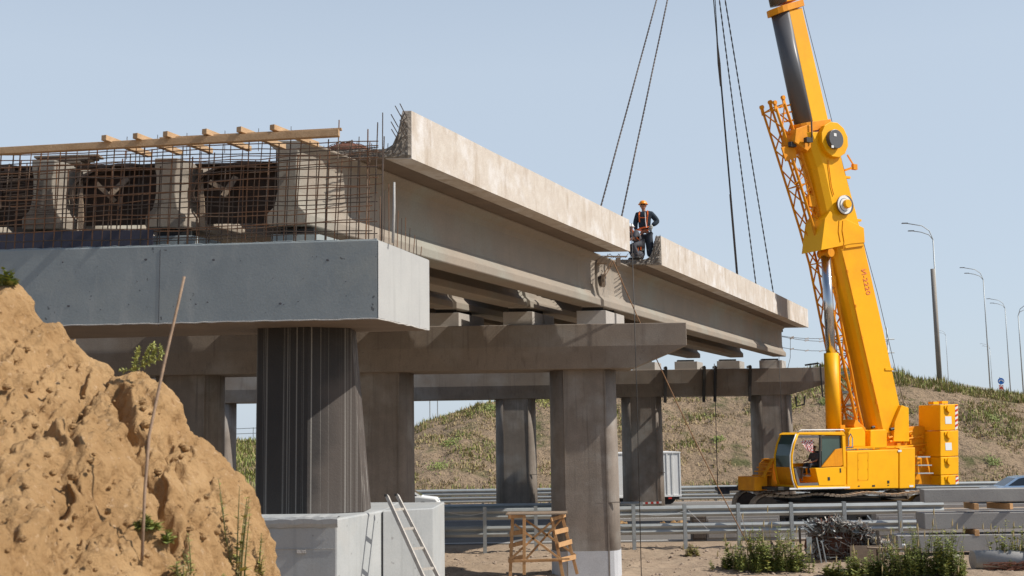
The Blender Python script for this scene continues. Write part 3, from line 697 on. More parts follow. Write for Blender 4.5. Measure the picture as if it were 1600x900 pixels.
# bolts at far end of girder b
o = thing('shackle', tuple(at(1218, 540, 59.2)), 'rusty shackle and strap on the end of the slung girder', 'shackle')
m = MB(); a = at(1219, 517, 59.1); b = at(1216, 540, 59.1); m.tube(a, b, .06, n=6); m.box(b, (.35, .2, .25)); m.box(a, (.25, .15, .12)); obj('strap', m, M_RUSTD, o)
# slings up to the hook (out of view above)
HK = at(1095, -247, 48.5)
def twist(P0, P1, r, n=60, turns=40):
    m = MB(); P0 = Vector(P0); P1 = Vector(P1); d = (P1-P0).normalized(); a = d.orthogonal(); c = d.cross(a)
    for ph in (0, PI):
        pts = []
        for i in range(n*3+1):
            t = i/(n*3); w = turns*2*PI*t+ph; pts.append(P0.lerp(P1, t)+(a*math.cos(w)+c*math.sin(w))*r*.6)
        m.path(pts, r*.8, 5)
    return m
def slinglab(i): return ['leftmost twisted steel sling rising from behind the near parapet end', 'second twisted steel sling, right beside the leftmost one', 'double wire sling with turnbuckle, left of the three right-hand slings', 'middle of the three right-hand wire slings', 'rightmost wire sling reaching the far parapet']
LB = slinglab(0)
for i, (a, b, Yb) in enumerate((((1026, 0), (938, 325), 37.2), ((1043, 0), (971, 343), 37.4))):
    B = at(b[0]-4, b[1]+16, Yb)
    dirp = at(a[0], a[1], 41.6)
    top = B+(dirp-B)*1.35
    o = obj('lifting_sling', twist(B, top, .022, turns=45), M_SLING); tag(o, LB[i], 'sling', 'lifting slings of the crane')
for i, (a, b, Yb) in enumerate((((1115, 0), (1152, 432), 54.0), ((1124, 0), (1182, 447), 56.5), ((1133, 0), (1210, 462), 58.4))):
    B = at(b[0]+1, b[1]+12, Yb); A = at(a[0], a[1], 51.5); top = B+(A-B)*1.3
    if i == 0:
        o = thing('lifting_sling', B, LB[2], 'sling', 'lifting slings of the crane')
        m = MB(); m.path([B, top], .024, 5); obj('wire_rope', m, M_CABLE, o)
        off = Vector((.17, 0, 0)); m = MB(); m.path([B+off*.2, B.lerp(A, .72)+off*.2, B.lerp(A, .75)-off*.1, top+off], .02, 5); obj('wire_rope', m, M_CABLE, o)
        q = B.lerp(A, .78); q2 = B.lerp(A, .70); m = MB(); m.path([B.lerp(A, .88), q, q2], [.02, .07, .05], 6); obj('turnbuckle', m, M_STEELD, o)
        m = MB(); m.path([B, B.lerp(A, .32)], [.05, .045], 6); obj('chain_leg', m, M_STEELD, o)
    else:
        tag(obj('lifting_sling', twist(B, top, .022, turns=30), M_CABLE), LB[2+i], 'sling', 'lifting slings of the crane')
# ------------------------------------------------------------------ guard rails
def wprof(): return [(-.20, 0), (-.17, -.05), (-.10, -.085), (-.05, -.06), (0, -.01), (.05, -.06), (.10, -.085), (.17, -.05), (.20, 0)]
def rail(m, x0, x1, y, z, n=10, hh=1.):
    # corrugated strip facing -y
    n0 = len(m.v); xs = lin(x0, x1, n); P = wprof()
    for x in xs:
        for (dz, dy) in P: m.v.append((x, y+dy, z+dz*hh))
        for (dz, dy) in reversed(P): m.v.append((x, y+dy+.006, z+dz*hh))
    k = 2*len(P)
    for i in range(n-1):
        for j in range(k): m.f.append((n0+i*k+j, n0+i*k+(j+1) % k, n0+(i+1)*k+(j+1) % k, n0+(i+1)*k+j))
def gpost(parent, x, y, z1, w=.12, z0=-.3):
    m = MB(); m.box((x, y, (z0+z1)/2), (.012, .12, z1-z0)); m.box((x+w/2, y-.06, (z0+z1)/2), (w, .008, z1-z0)); m.box((x+w/2, y+.06, (z0+z1)/2), (w, .008, z1-z0))
    return obj('post', m, M_GALVD, parent)
g1 = thing('guard_rail', (4, 42.6, 0), 'near two-tier galvanised guard rail on posts in front of the crane', 'guard rail')
for z in (1.30, .70):
    m = MB(); rail(m, -9, 15.2, 42.72, z, 30); obj('rail', m, M_GALV, g1)
x = at(680, 830, 42.6).x
for px in (430, 513, 597, 680, 757, 837, 913, 990, 1070, 1154, 1237, 1320, 1407):
    X = at(px-2, 830, 42.5).x; gpost(g1, X, 42.5, 1.57)
# sagging wires tied to the rail
m = MB(); a = at(992, 800, 42.3); b = at(1070, 798, 42.3); m.path([a.lerp(b, t)-Vector((0, 0, .14*4*t*(1-t))) for t in lin(0, 1, 9)], .008, 4)
a = at(1075, 797, 42.3); b = at(1105, 826, 42.3); m.path([a, b], .01, 4); a = at(1156, 800, 42.3); b = at(1168, 838, 42.3); m.path([a, b], .01, 4)
a = at(757, 801, 42.3); b = at(700, 800, 42.3); m.path([a.lerp(b, t)-Vector((0, 0, .1*4*t*(1-t))) for t in lin(0, 1, 9)], .008, 4); obj('tie_wire', m, M_WHITE, g1)
g2 = thing('guard_rail', (4, 72, 0), 'far two-tier galvanised guard rail along the foot of the embankment', 'guard rail')
for z in (.70, .27):
    m = MB(); rail(m, -40, 45, 72, z, 12); obj('rail', m, M_GALV, g2)
for k in range(43): gpost(g2, -40+2*k, 72.1, .86)
# second median guard rail between piers and road (dark strips in shade behind the near one)
g3 = thing('guard_rail', (0, 59.7, 0), 'median guard rail in the shade between the far columns', 'guard rail')
m = MB(); rail(m, -30, 6.2, 59.5, .52, 12); obj('rail', m, M_GALV, g3)
for k in range(18): gpost(g3, -29.5+2.1*k, 59.6, .7)
# ------------------------------------------------------------------ ladder
ld = thing('ladder', tuple(atz(640, 1000, .0)), 'dusty aluminium ladder leaning on the pale footing of the near pier', 'ladder')
La, Lb = Vector((-2.13, 20.55, 3.0)), Vector((-1.93, 20.50, 3.0))
Ta = at(604, 774, 20.35); Tb = at(620, 773, 20.6); dirn = (at(661, 900, 19.55)-at(604, 774, 20.35)); dirn2 = (at(684, 900, 19.75)-at(620, 773, 20.6))
Ea = Ta+dirn*(Ta.z/(-dirn.z)); Eb = Tb+dirn2*(Tb.z/(-dirn2.z))
for a, b in ((Ta, Ea), (Tb, Eb)):
    m = MB(); m.bar(a, b, .06, .035, up=(.5, 1, 0)); obj('rail', m, M_ALU, ld)
for i in range(10):
    t = .075+i*.1; m = MB(); m.bar(Ta.lerp(Ea, t), Tb.lerp(Eb, t), .045, .04); obj('rung', m, M_ALU, ld)
for a in (Ta, Tb):
    m = MB(); m.box(a, (.07, .05, .04), rz=.3); obj('end_cap', m, M_RUBBER, ld)
# ------------------------------------------------------------------ wooden trestle
tr = thing('work_trestle', tuple(atz(848, 897, 0)), 'wooden work trestle with cross braces and ladder side beside the middle column', 'trestle')
def tb(name, a, b, w, h, Ya, Yb, up=(0, 1, 0), mat=M_WOODO):
    m = MB(); m.bar(at(*a, Ya), at(*b, Yb), w, h, up=up); return obj(name, m, mat, tr, bev=.004)
YF, YB_ = 33.7, 34.38
tb('leg', (801, 808), (797, 905), .09, .06, 33.7, 33.7); tb('leg', (819, 805), (819, 898), .09, .06, 33.55, 33.55)
tb('leg', (862, 808), (880, 903), .09, .06, 33.7, 33.7); tb('leg', (878, 806), (902, 897), .09, .06, 34.25, 34.25)
m = MB(); a = at(790, 804, 33.55); b = at(887, 801, 33.55); zt = a.z
for j in range(5): m.box(((a.x+b.x)/2+.01*j, 33.6+.2*j, zt+.0), (b.x-a.x-.05*(j % 2), .19, .03))
obj('table_top', m, M_WOODG, tr)
m = MB()
for j in range(9): m.box((a.x+.12+.035*j, 33.52+.10*j, zt-.06), (.05, .1, .09))
m.bar(at(794, 808, 33.55), at(818, 806, 33.55), .03, .09); obj('joist', m, M_WOODO, tr)
tb('joist', (861, 812), (883, 805), .10, .05, 33.5, 34.25)
for (a, b) in (((804, 819), (877, 875)), ((860, 817), (797, 874))): tb('brace', a, b, .06, .03, 33.6, 33.6)
for (a, b) in (((822, 813), (900, 868)), ((876, 812), (822, 873))): tb('brace', a, b, .06, .03, 34.38, 34.38)
tb('lower_rail', (794, 877), (880, 875), .07, .04, 33.65, 33.65)
tb('lower_rail', (815, 876), (890, 873), .05, .03, 33.52, 33.52)
for (a, b) in (((866, 832), (887, 827)), ((872, 852), (893, 846)), ((877, 875), (899, 870))): tb('step', a, b, .13, .045, 33.6, 34.22)
for (a, b) in (((797, 834), (816, 831)), ((796, 853), (816, 848)), ((795, 876), (816, 870))): tb('cross_rail', a, b, .12, .04, 33.72, 34.38)
# ------------------------------------------------------------------ the crane
TH = math.radians(30)
CR_ROOT = Vector((14.3, 53, 0))
crane = thing('crawler_crane', CR_ROOT, 'yellow telescopic crawler crane with tall boom on the carriageway', 'crane', rz=PI+TH)
CM = Matrix.LocRotScale(crane.location, crane.rotation_euler, (1, 1, 1)); CMI = CM.inverted()
def CL(px, py, yl):                    # measured point on the crane's lengthwise plane y = yl
    d = (CMI.to_3x3() @ ray(px, py)); o = CMI @ CP
    t = (yl-o.y)/d.y; return o+d*t
def cpart(name, mb, mat, parent=crane, **k): return obj(name, mb, mat, parent, world=False, **k)
def slab(px, y1, y0, ref=None):        # side outline on plane y1 carried through to y0
    P = [CL(a, b, y1) for a, b in px]; m = MB(); m.prism(P, (0, y0-y1, 0)); return m
def side(name, px, y1, y0, mat=M_YEL, parent=crane, bev=.02): return cpart(name, slab(px, y1, y0), mat, parent, bev=bev)
# tracks (world orientation)
def track(yw):
    x0, x1, z0, z1 = 10.0, 17.9, .12, 1.40; r = (z1-z0)/2; n = 14; P = []
    for k in range(n+1): a = PI/2+PI*k/n; P.append((x0+r+r*math.cos(a), z0+r+r*math.sin(a)))
    for k in range(n+1): a = -PI/2+PI*k/n; P.append((x1-r+r*math.cos(a), z0+r+r*math.sin(a)))
    P.append(P[0]); out = []
    for (a, b) in zip(P, P[1:]):
        l = math.hypot(b[0]-a[0], b[1]-a[1]); k = max(1, round(l/.24))
        for i in range(k): out.append((a[0]+(b[0]-a[0])*i/k, a[1]+(b[1]-a[1])*i/k))
    m = MB()
    for i, (x, z) in enumerate(out):
        x2, z2 = out[(i+1) % len(out)]; sag = 0
        if z > z0+r*1.5 and x0+r < x < x1-r: sag = -.10*math.sin(3*PI*(x-x0-r)/(x1-x0-2*r))**2
        m.bar((x, yw, z+sag), (x+(x2-x)*.86, yw, z2+sag), .80, .07, up=(0, 0, 1) if abs(x2-x) > .02 else (1, 0, 0))
        m.bar((x+.03, yw, z+sag+.03), (x+(x2-x)*.5, yw, z2+sag+.03), .78, .07, up=(0, 0, 1) if abs(x2-x) > .02 else (1, 0, 0))
    t = obj('crawler_track', m, M_TRACK, crane)
    m = MB(); m.box(((x0+x1)/2, yw, z0+r), (x1-x0-1.0, .5, .62)); obj('track_frame', m, M_STEELD, t)
    if yw > 54: m = MB(); m.box((11.2, yw-.1, 1.50), (4.0, .7, .16)); m.box((9.5, yw-.3, 1.42), (.5, .3, .3)); obj('tool_tray', m, M_GREYC, t)
    for k in range(9): obj('track_roller', MB().tube((x0+.9+k*.82, yw-.33, z0+.25), (x0+.9+k*.82, yw+.33, z0+.25), .2, n=14), M_BLACK, t)
    for x in (x0+r, x1-r): obj('drive_sprocket', MB().tube((x, yw-.3, z0+r), (x, yw+.3, z0+r), r-.08, n=18), M_STEELD, t)
track(51.1); track(55.0)
m = MB(); m.box((14.0, 53.05, .95), (3.2, 3.5, .5)); m.tube((14.2, 53, 1.1), (14.2, 53, 1.55), 1.15, n=28)
for x in (11.2, 16.6): m.box((x, 53.05, .9), (.6, 3.6, .35))
obj('carbody', m, M_BLACK, crane)
# superstructure deck
side('deck_frame', [(1216, 766), (1216, 761), (1432, 757), (1432, 765)], 1.30, -1.3, M_BLACK, bev=.01)
side('deck_edge_trim', [(1234, 765), (1234, 762.5), (1328, 760.5), (1328, 763)], 1.53, 1.48, M_WHITE, bev=0)
# cab
cab = thing('cab', (0, 0, 0), '', ''); 
for kk in ('label', 'category'): del cab[kk]
cab.parent = crane; cab.location = (0, 0, 0)
def cside(name, px, y1, y0, mat=M_YEL, bev=.015): return cpart(name, slab(px, y1, y0), mat, cab, bev=bev)
YS = 1.5; YO = YS-1.05
cside('cab_floor', [(1240, 763), (1240, 758), (1323, 757), (1323, 762)], YS-.02, YO)
cside('roof', [(1244, 679), (1250, 675.5), (1318, 674.5), (1321, 680)], YS+.02, YO)
cside('lower_panel', [(1280, 759), (1274, 731.5), (1322, 729), (1322, 758)], YS, YO+.02)
cside('rear_panel', [(1284, 729.5), (1306, 702), (1316, 700.5), (1318, 726), (1313, 728.5)], YS-.02, YS-.08, M_ORA, bev=.005)
cside('rear_post', [(1316, 679), (1321, 679), (1322.5, 731), (1318, 731)], YS, YO)
cside('middle_post', [(1281, 680), (1283.5, 680), (1283, 731), (1280.5, 731)], YS-.01, YS-.07, M_BLACK, bev=0)
m = MB()
path = [CL(*p, YS-.01) for p in ((1245, 763), (1240.5, 750), (1237, 730), (1236.5, 712), (1240, 694), (1246, 678))]
m.path(path, .055, 8); cpart('front_post', m, M_YEL, cab, smooth=True)
m = MB(); m.path([p+Vector((.10, .02, 0)) for p in path], .025, 6); m.path([CL(*p, YS) for p in ((1246, 675), (1252, 672), (1318, 671.5), (1319, 674))], .025, 6); cpart('handrail', m, M_WHITE, cab, smooth=True)
m = MB(); m.path([Vector((p.x, YO+.05, p.z)) for p in path], .05, 8); cpart('front_post', m, M_YEL, cab, smooth=True)
# front wall: follows the posts
def front(z0i, z1i, mat, name, inset=0.):
    m = MB(); A = [Vector((p.x+inset, YS-.05, p.z)) for p in path[z0i:z1i+1]]; B = [Vector((p.x+inset, YO+.08, p.z)) for p in path[z0i:z1i+1]]
    n0 = 0; m.v = A+B; k = len(A); m.f = [(i, i+1, k+i+1, k+i) for i in range(k-1)]
    m.v += [v-Vector((.02, 0, 0)) for v in A+B]; m.f += [(2*k+i, 2*k+k+i, 2*k+k+i+1, 2*k+i+1) for i in range(k-1)]
    return cpart(name, m, mat, cab)
front(0, 2, M_ORA, 'front_panel'); front(2, 5, M_CABGL, 'windscreen')
cside('side_window', [(1284, 728), (1284, 681), (1316, 681), (1316, 700), (1306, 702)], YS-.09, YS-.10, M_CABGL, bev=0)
cside('back_wall', [(1318, 729), (1318, 681), (1320, 681), (1321, 757), (1318, 757)], YS-.1, YO+.05, M_VINYL, bev=0)
cside('far_side_panel', [(1245, 757), (1240, 728), (1318, 728), (1318, 757)], YO+.04, YO, M_ORA, bev=0)
cside('far_side_sill', [(1240, 728), (1240, 724), (1318, 722), (1318, 728)], YO+.05, YO+.0, M_ORA, bev=0)
cside('door_frame', [(1247, 759), (1241, 732), (1243.5, 731), (1250, 755), (1278, 754), (1279, 758)], YS-.01, YS-.05, M_VINYL, bev=0)
cside('door_rail', [(1247, 684), (1247, 681), (1280, 681), (1280, 684)], YS-.01, YS-.06, M_GREYP, bev=0)
m = MB(); q = CL(1295, 748, YS); m.box(q+Vector((0, .004, 0)), (.12, .02, .14)); q = CL(1313, 735, YS); m.box(q+Vector((0, .004, 0)), (.07, .02, .18)); cpart('door_latch', m, M_BLACK, cab)
m = MB(); q = CL(1275, 735, YO+.5); m.box(q+Vector((0, 0, .05)), (.5, .5, .14)); m.box(q+Vector((-.22, 0, .45)), (.12, .5, .75)); m.box(q+Vector((0, 0, -.2)), (.3, .3, .4)); cpart('seat', m, M_BLACK, cab, bev=.03)
m = MB(); q = CL(1255, 735, YO+.5); m.path([q+Vector((.1, 0, -.45)), q+Vector((0, 0, .1))], .03, 6); m.box(q+Vector((.02, 0, .12)), (.3, .35, .05)); m.box(q+Vector((.15, -.2, -.1)), (.3, .25, .5)); cpart('control_console', m, M_VINYL, cab, bev=.02)
# checked cloths hung in the cab
def checked(name, quad, y, nu=9, nv=8, parent=cab):
    A, B, Cc, D = [CL(a, b, y) for a, b in quad]; m = MB(); fm = []
    for j in range(nv+1):
        for i in range(nu+1):
            u, v = i/nu, j/nv; P = A.lerp(B, u).lerp(D.lerp(Cc, u), v); m.v.append(tuple(P+Vector((0, .025*math.sin(i*1.7+j*.4), 0))))
    for j in range(nv):
        for i in range(nu):
            m.f.append((j*(nu+1)+i, j*(nu+1)+i+1, (j+1)*(nu+1)+i+1, (j+1)*(nu+1)+i)); fm.append((i+j) % 2 if name != 'striped_blind' else j % 2)
    return obj(name, m, M_WHITE, parent, world=False, mats=[M_RED], fmat=fm)
checked('checked_cloth', ((1250, 689), (1271, 687.5), (1271, 707), (1262, 705)), YS-.18)
checked('striped_blind', ((1285, 688), (1299, 687), (1297, 712), (1285, 722)), YS-.14, 5, 10)
# front box and steps
side('front_box', [(1179, 767), (1179, 745), (1199, 744), (1199, 766)], .30, -.75, M_ORA, bev=.015)
m = MB()
for i in range(5):
    z = 718+i*6.2; x = 1184+(4-i)*3.6
    q = CL(x+13, z, .2); m.box(q+Vector((.0, -.3, 0)), (.42, .7, .05))
cpart('step', m, M_ORA)
m = MB()
for yv in (.5, -.1): m.bar(CL(1208, 716, yv), CL(1192, 746, yv), .03, .16, up=(0, 1, 0))
cpart('step_stringer', m, M_ORA)
side('walkway_support', [(1205, 764), (1208, 725), (1216, 716), (1216, 764)], .3, -.6, M_ORA, bev=.02)
# machinery house
mh = side('engine_cover', [(1323.5, 764.5), (1323.5, 705), (1404, 702), (1404, 763)], 1.5, .35, M_YEL, bev=.03)
mh2 = side('rear_locker', [(1405.5, 763.5), (1405.5, 700), (1430, 699), (1430, 762.5)], 1.52, .35, M_YEL, bev=.03)
m = MB()
for a, b in (((1340.5, 708), (1340.5, 751)), ((1356.5, 707), (1356.5, 750)), ((1340.5, 708), (1356.5, 707)), ((1340.5, 751), (1356.5, 750))): m.bar(CL(*a, 1.503), CL(*b, 1.503), .012, .012)
for px in (1341.5, 1356):
    for py in (719, 733, 749): q = CL(px, py, 1.51); m.box(q, (.03, .02, .03))
cpart('access_panel', m, M_ORA, mh)
m = MB()
for px, py, w, h in ((1342, 759.5, .1, .04), (1365, 759, .16, .07), (1388, 753, .12, .12), (1388, 758, .1, .03)): m.box(CL(px, py, 1.505), (w, .02, h))
cpart('drain_slot', m, M_BLACK, mh)
m = MB()
for px, py, w, h in ((1405+1, 704.5, .22, .09), (1424, 759.5, .25, .08)): m.box(CL(px, py, 1.527), (w, .008, h))
cpart('sticker', m, M_WHITE, mh2)
m = MB(); m.bar(CL(1333, 699, 1.3), CL(1426, 696.5, 1.3), .05, .05)
for px in (1340, 1365, 1398, 1420): m.bar(CL(px, 699, 1.3), CL(px, 703, 1.3), .05, .05)
m.bar(CL(1323, 701, 1.4), CL(1404, 699.5, 1.4), .08, .03); cpart('deck_rail', m, M_YEL)
side('fuel_tank', [(1326, 698), (1326, 676), (1330, 669), (1348, 667.5), (1352.5, 676), (1352.5, 698)], .9, .1, M_YEL, bev=.04)
side('hydraulic_tank', [(1360, 698), (1360, 673), (1363, 671.5), (1384, 671), (1386, 673), (1386, 698)], .9, .1, M_YEL, bev=.03)
m = MB(); m.path([CL(*p, 1.0) for p in ((1326, 697), (1326, 684), (1329, 678), (1332, 684), (1332, 700))], .03, 6); cpart('grab_rail', m, M_CHROME)
# boom foot, rear frame
side('boom_foot_bracket', [(1385, 700), (1387, 680), (1400, 672), (1424, 667), (1438, 665), (1449, 668), (1449, 712), (1432, 716), (1405, 703)], .55, -.9, M_ORA, bev=.02)
m = MB()
for a, b in (((1390, 690), (1440, 682)), ((1400, 700), (1447, 694)), ((1388, 684), (1425, 674))): m.tube(CL(*a, .62), CL(*b, .62), .05, n=8)
for k in range(10):
    a = (random.uniform(1400, 1445), random.uniform(674, 708)); m.box(CL(*a, .6), (random.uniform(.08, .3), .1, random.uniform(.08, .2)))
cpart('winch_fittings', m, M_ORA)
m = MB(); m.tube(CL(1391, 671, .7), CL(1396, 670, .7), .07, n=8); m.tube(CL(1362, 668, .8), CL(1366, 667, .8), .06, n=8); cpart('lamp', m, M_BLACK)
side('rear_ballast', [(1430, 757), (1430, 715), (1468, 715), (1468, 757)], .9, -1.2, M_ORA, bev=.03)
m = MB()
for py in (714, 727, 739.5): m.bar(CL(1429, py, 1.3), CL(1448+(py-714)*.2, py-.3, 1.3), .4, .05)
cpart('rear_step', m, M_GALV); m = MB(); m.bar(CL(1431, 712, 1.1), CL(1433, 741, 1.1), .05, .1); m.bar(CL(1447, 713, 1.1), CL(1453, 741, 1.1), .05, .1); m.box(CL(1435, 719.5, 1.15), (.25, .02, .1)); cpart('step_stringer', m, M_ORA)
# counterweights
YW = 1.45
for i, (ya, yb) in enumerate(((631.5, 672), (672.6, 713), (713.6, 741.5), (742.1, 757.5))):
    x0, x1 = (1469+.4*i, 1497.5+.3*i)
    cw = side('counterweight', [(x0, yb+.8), (x0, ya+.8), (x1, ya-.2), (x1, yb-.4)], YW, YW-1.25, M_YEL, bev=.03)
    m = MB(); q = CL((x0+x1)/2-2, ya+7, YW); m.tube(q+Vector((0, -.02, 0)), q+Vector((0, .10, 0)), .17, n=16); m.box(q+Vector((0, .01, .06)), (.5, .06, .14)); cpart('lifting_lug', m, M_YEL, cw)
    if i < 2:
        m = MB(); q = CL((x0+x1)/2-1.5, ya+25, YW+.006); m.box(q, (.42, .01, .34)); cpart('white_plate', m, M_WHITE, cw)
    if i in (0, 3):
        P = [CL(x1-5, yb-.2, YW+.006), CL(x1-.8, yb-.3, YW+.006), CL(x1-.8, ya+1, YW+.006), CL(x1-5, ya+1, YW+.006)]
        n = 10 if i == 0 else 4; m = MB(); fm = []
        A, B, Cc, D = P
        for k in range(n):
            t0, t1 = k/n, (k+1)/n; s = .6/n
            q0, q1, q2, q3 = A.lerp(D, t0), B.lerp(Cc, min(1, t0+s)), B.lerp(Cc, min(1, t1+s)), A.lerp(D, t1)
            m.add([q0, q1, q2, q3], [(0, 1, 2, 3)]); fm.append(k % 2)
        obj('warning_stripes', m, M_WHITE, cw, world=False, mats=[M_RED], fmat=fm)
m = MB(); q = CL(1461, 631.5, YW-.6); m.box(q+Vector((.1, 0, .05)), (.35, .3, .12)); m.box(q+Vector((-.5, 0, .08)), (.4, .3, .12)); cpart('top_lug', m, M_YEL)
# boom
W = .52
def boomsec(Lpx, Rpx, w, name, mat=M_YEL, under=.18, umat=None, y=None):
    # Lpx: ridge line (near-side lower edge), Rpx: upper/back edge, both on plane y = w
    Lp = [CL(*p, w) for p in Lpx]; Rp = [CL(*p, w) for p in Rpx]; m = MB(); rings = []
    for a, b in zip(Lp, Rp):
        d = (a-b).normalized()     # towards the underside (front)
        rings.append([b, a, a+d*under*.7+Vector((0, -w*.22, 0)), a+d*under+Vector((0, -w*.6, 0)), a+d*under*1.1+Vector((0, -w, 0)), a+d*under+Vector((0, -w*1.4, 0)), a+d*under*.7+Vector((0, -w*1.78, 0)), a+Vector((0, -2*w, 0)), b+Vector((0, -2*w, 0))])
    m.loft(rings); return cpart(name, m, mat, bev=.015)
bb = boomsec([(1384, 690), (1374, 645), (1345, 520), (1314, 384)], [(1420, 690), (1408, 645), (1381, 520), (1349, 378)], W, 'boom_base', under=.25)
# collar at the top of the lower section + wide casing
cs = boomsec([(1322, 388), (1316, 372), (1303, 330), (1288, 262), (1275, 222), (1268, 206)], [(1350.5, 384), (1347, 369), (1337, 330), (1318, 262), (1309, 222), (1304, 206)], .60, 'boom_casing', under=.42)
m = slab([(1283, 391), (1289, 342), (1297, 330), (1350, 356), (1351.5, 379), (1330, 381)], .63, -.60); cpart('cylinder_bracket', m, M_YEL, bev=.015)
side('boom_heel', [(1396, 690), (1398, 660), (1409, 633), (1420, 637), (1421, 690)], .7, -.7, M_YEL, bev=.02)
side('heel_lug', [(1334, 665), (1337, 655), (1352, 668), (1362, 692), (1346, 692)], .6, -.6, M_ORA, bev=.02)
# the telescopic grey/yellow section
def tele(px0, px1, name, wside, wbot):
    # px: (left dark edge, ridge, right) at both ends on plane y=.45
    rr = []
    for (l, r, y) in (px0, px1): rr.append((CL(l, y, .42), CL(r, y-4, .42)))
    m = MB(); rings = []
    for a, b in rr:
        d = (a-b).normalized(); rings.append([b, a, Vector((a.x, -.42, a.z)), Vector((b.x, -.42, b.z))])
    m.loft(rings); y = cpart(name, m, M_YEL, bev=.02)
    m = MB(); rings = []
    for a, b in rr:
        d = (a-b).normalized(); ring = []
        for k in range(13):
            t = PI*k/12; ring.append(a+d*wbot*math.sin(t)+Vector((0, -.42+.425*math.cos(t), 0))+d*.004)
        rings.append(ring)
    m.loft(rings); cpart('boom_underside', m, M_GREYP, y, smooth=False)
    for p in y.children[-1].data.polygons if y.children else []: p.use_smooth = len(p.vertices) == 4
    return y
tele((1272, 1296, 200), (1233, 1253.5, 16), 'boom_telescope', 0, .62)
tele((1230, 1250, 2), (1196, 1213, -150), 'boom_telescope', 0, .55)
tele((1200, 1216, -130), (1108, 1122, -520), 'boom_telescope', 0, .45)
m = MB(); rings = []
for dy in (0, 10):
    a = CL(1232-dy*.2, 16-dy, .5); b = CL(1256-dy*.2, 9-dy, .5); d = (a-b).normalized()
    rings.append([b-d*.05, a]+[a+d*.72*math.sin(PI*k/8)+Vector((0, -.5+.5*math.cos(PI*k/8), 0)) for k in range(1, 8)]+[Vector((a.x, -.5, a.z)), Vector((b.x, -.5, b.z))-d*.05])
m.loft(rings); cpart('boom_collar', m, M_ORA, bev=.01)
m = MB(); rings = []
for dy in (0, 14):
    a = CL(1271-dy*.2, 204-dy, .5); b = CL(1300-dy*.2, 200-dy, .5); d = (a-b).normalized()
    rings.append([b-d*.03, a]+[a+d*.75*math.sin(PI*k/8)+Vector((0, -.5+.5*math.cos(PI*k/8), 0)) for k in range(1, 8)]+[Vector((a.x, -.5, a.z)), Vector((b.x, -.5, b.z))-d*.03])
m.loft(rings); cpart('boom_collar', m, M_ORA, bev=.01)
# drums on the side of the boom
def disc(name, px, py, y0, y1, r, mat, parent=crane, n=12, bev=0):
    q0 = CL(px, py, y0); m = MB(); m.tube(q0, q0+Vector((0, y1-y0, 0)), r, n=n); return cpart(name, m, mat, parent, bev=bev)
dr = disc('cable_drum', 1298, 220, .55, .82, .83, M_YEL, n=12, bev=.02)
dc = disc('drum_hub', 1301.5, 218.5, .80, 1.02, .44, M_GREYP, dr, n=20, bev=.02)
m = MB(); q = CL(1305, 210.5, 1.03); m.box(q, (.16, .01, .14)); q = CL(1301, 229, 1.03); m.box(q, (.14, .01, .11)); cpart('sticker', m, M_WHITE, dc)
d2 = disc('guide_sheave', 1317, 321, .55, .78, .44, M_GREYP, n=24, bev=.02)
disc('sheave_rim', 1319, 320, .78, .82, .42, M_WHITE, d2, n=24); disc('sheave_inner', 1319.5, 320, .82, .84, .30, M_GREYP, d2, n=20); disc('sheave_inner', 1320, 320, .84, .86, .28, M_WHITE, d2, n=20); disc('sheave_cap', 1322, 319, .86, 1.02, .20, M_YEL, d2, n=14, bev=.02)
# weld bead and hoses along the ridge
m = MB(); m.path([CL(*p, W+.01) for p in ((1374, 645), (1360, 585), (1345, 520), (1331, 458), (1318, 402))], .022, 5)
for p in ((1370, 629), (1362, 595), (1347, 528), (1337, 478), (1324, 424)): m.box(CL(*p, W+.02), (.08, .05, .12))
m.path([CL(*p, .64) for p in ((1294, 250), (1299, 290), (1303, 305))], .02, 5); m.path([CL(*p, .64) for p in ((1317, 345), (1316, 360), (1319, 378), (1317, 392))], .02, 5); m.path([CL(*p, .64) for p in ((1311, 345), (1310, 362), (1313, 378))], .02, 5)
cpart('hose_line', m, M_ORA)
m = MB()
for px, py, l in ((1349, 300-32, .35), (1322, 277, .45), (1339, 344, .45), (1388, 577, .5)): 
    if px != 1349: m.box(CL(px, py, .5), (l, .12, .1))
cpart('rope_guide', m, M_YEL)
m = MB(); m.bar(CL(1324, 242, .4), CL(1336, 262, .4), .05, .06); m.bar(CL(1320, 266, .4), CL(1338, 260, .4), .06, .1); m.box(CL(1335, 261, .4), (.25, .15, .25)); cpart('wind_sensor_arm', m, M_ORA)
m = MB(); m.box(CL(1262, 219, .7), (.3, .2, .22)); cpart('floodlight', m, M_BLACK); m = MB(); m.box(CL(1238, 226, .3), (.3, .2, .22)); cpart('floodlight', m, M_BLACK); m = MB(); m.bar(CL(1268, 190, .6), CL(1269, 222, .6), .05, .05); cpart('cable_rod', m, M_BLACK)
side('side_box', [(1242, 222), (1244, 201), (1262, 195), (1270, 197), (1272, 225), (1262, 236)], .50, -.4, M_ORA, bev=.02)
# rope over the back of the boom
m = MB(); m.path([CL(*p, 0.0) for p in ((1238, -60), (1262, 40), (1293, 162), (1318, 262), (1336, 330), (1371, 458), (1395, 560), (1421, 668))], .014, 5); cpart('hoist_rope', m, M_CABLE)
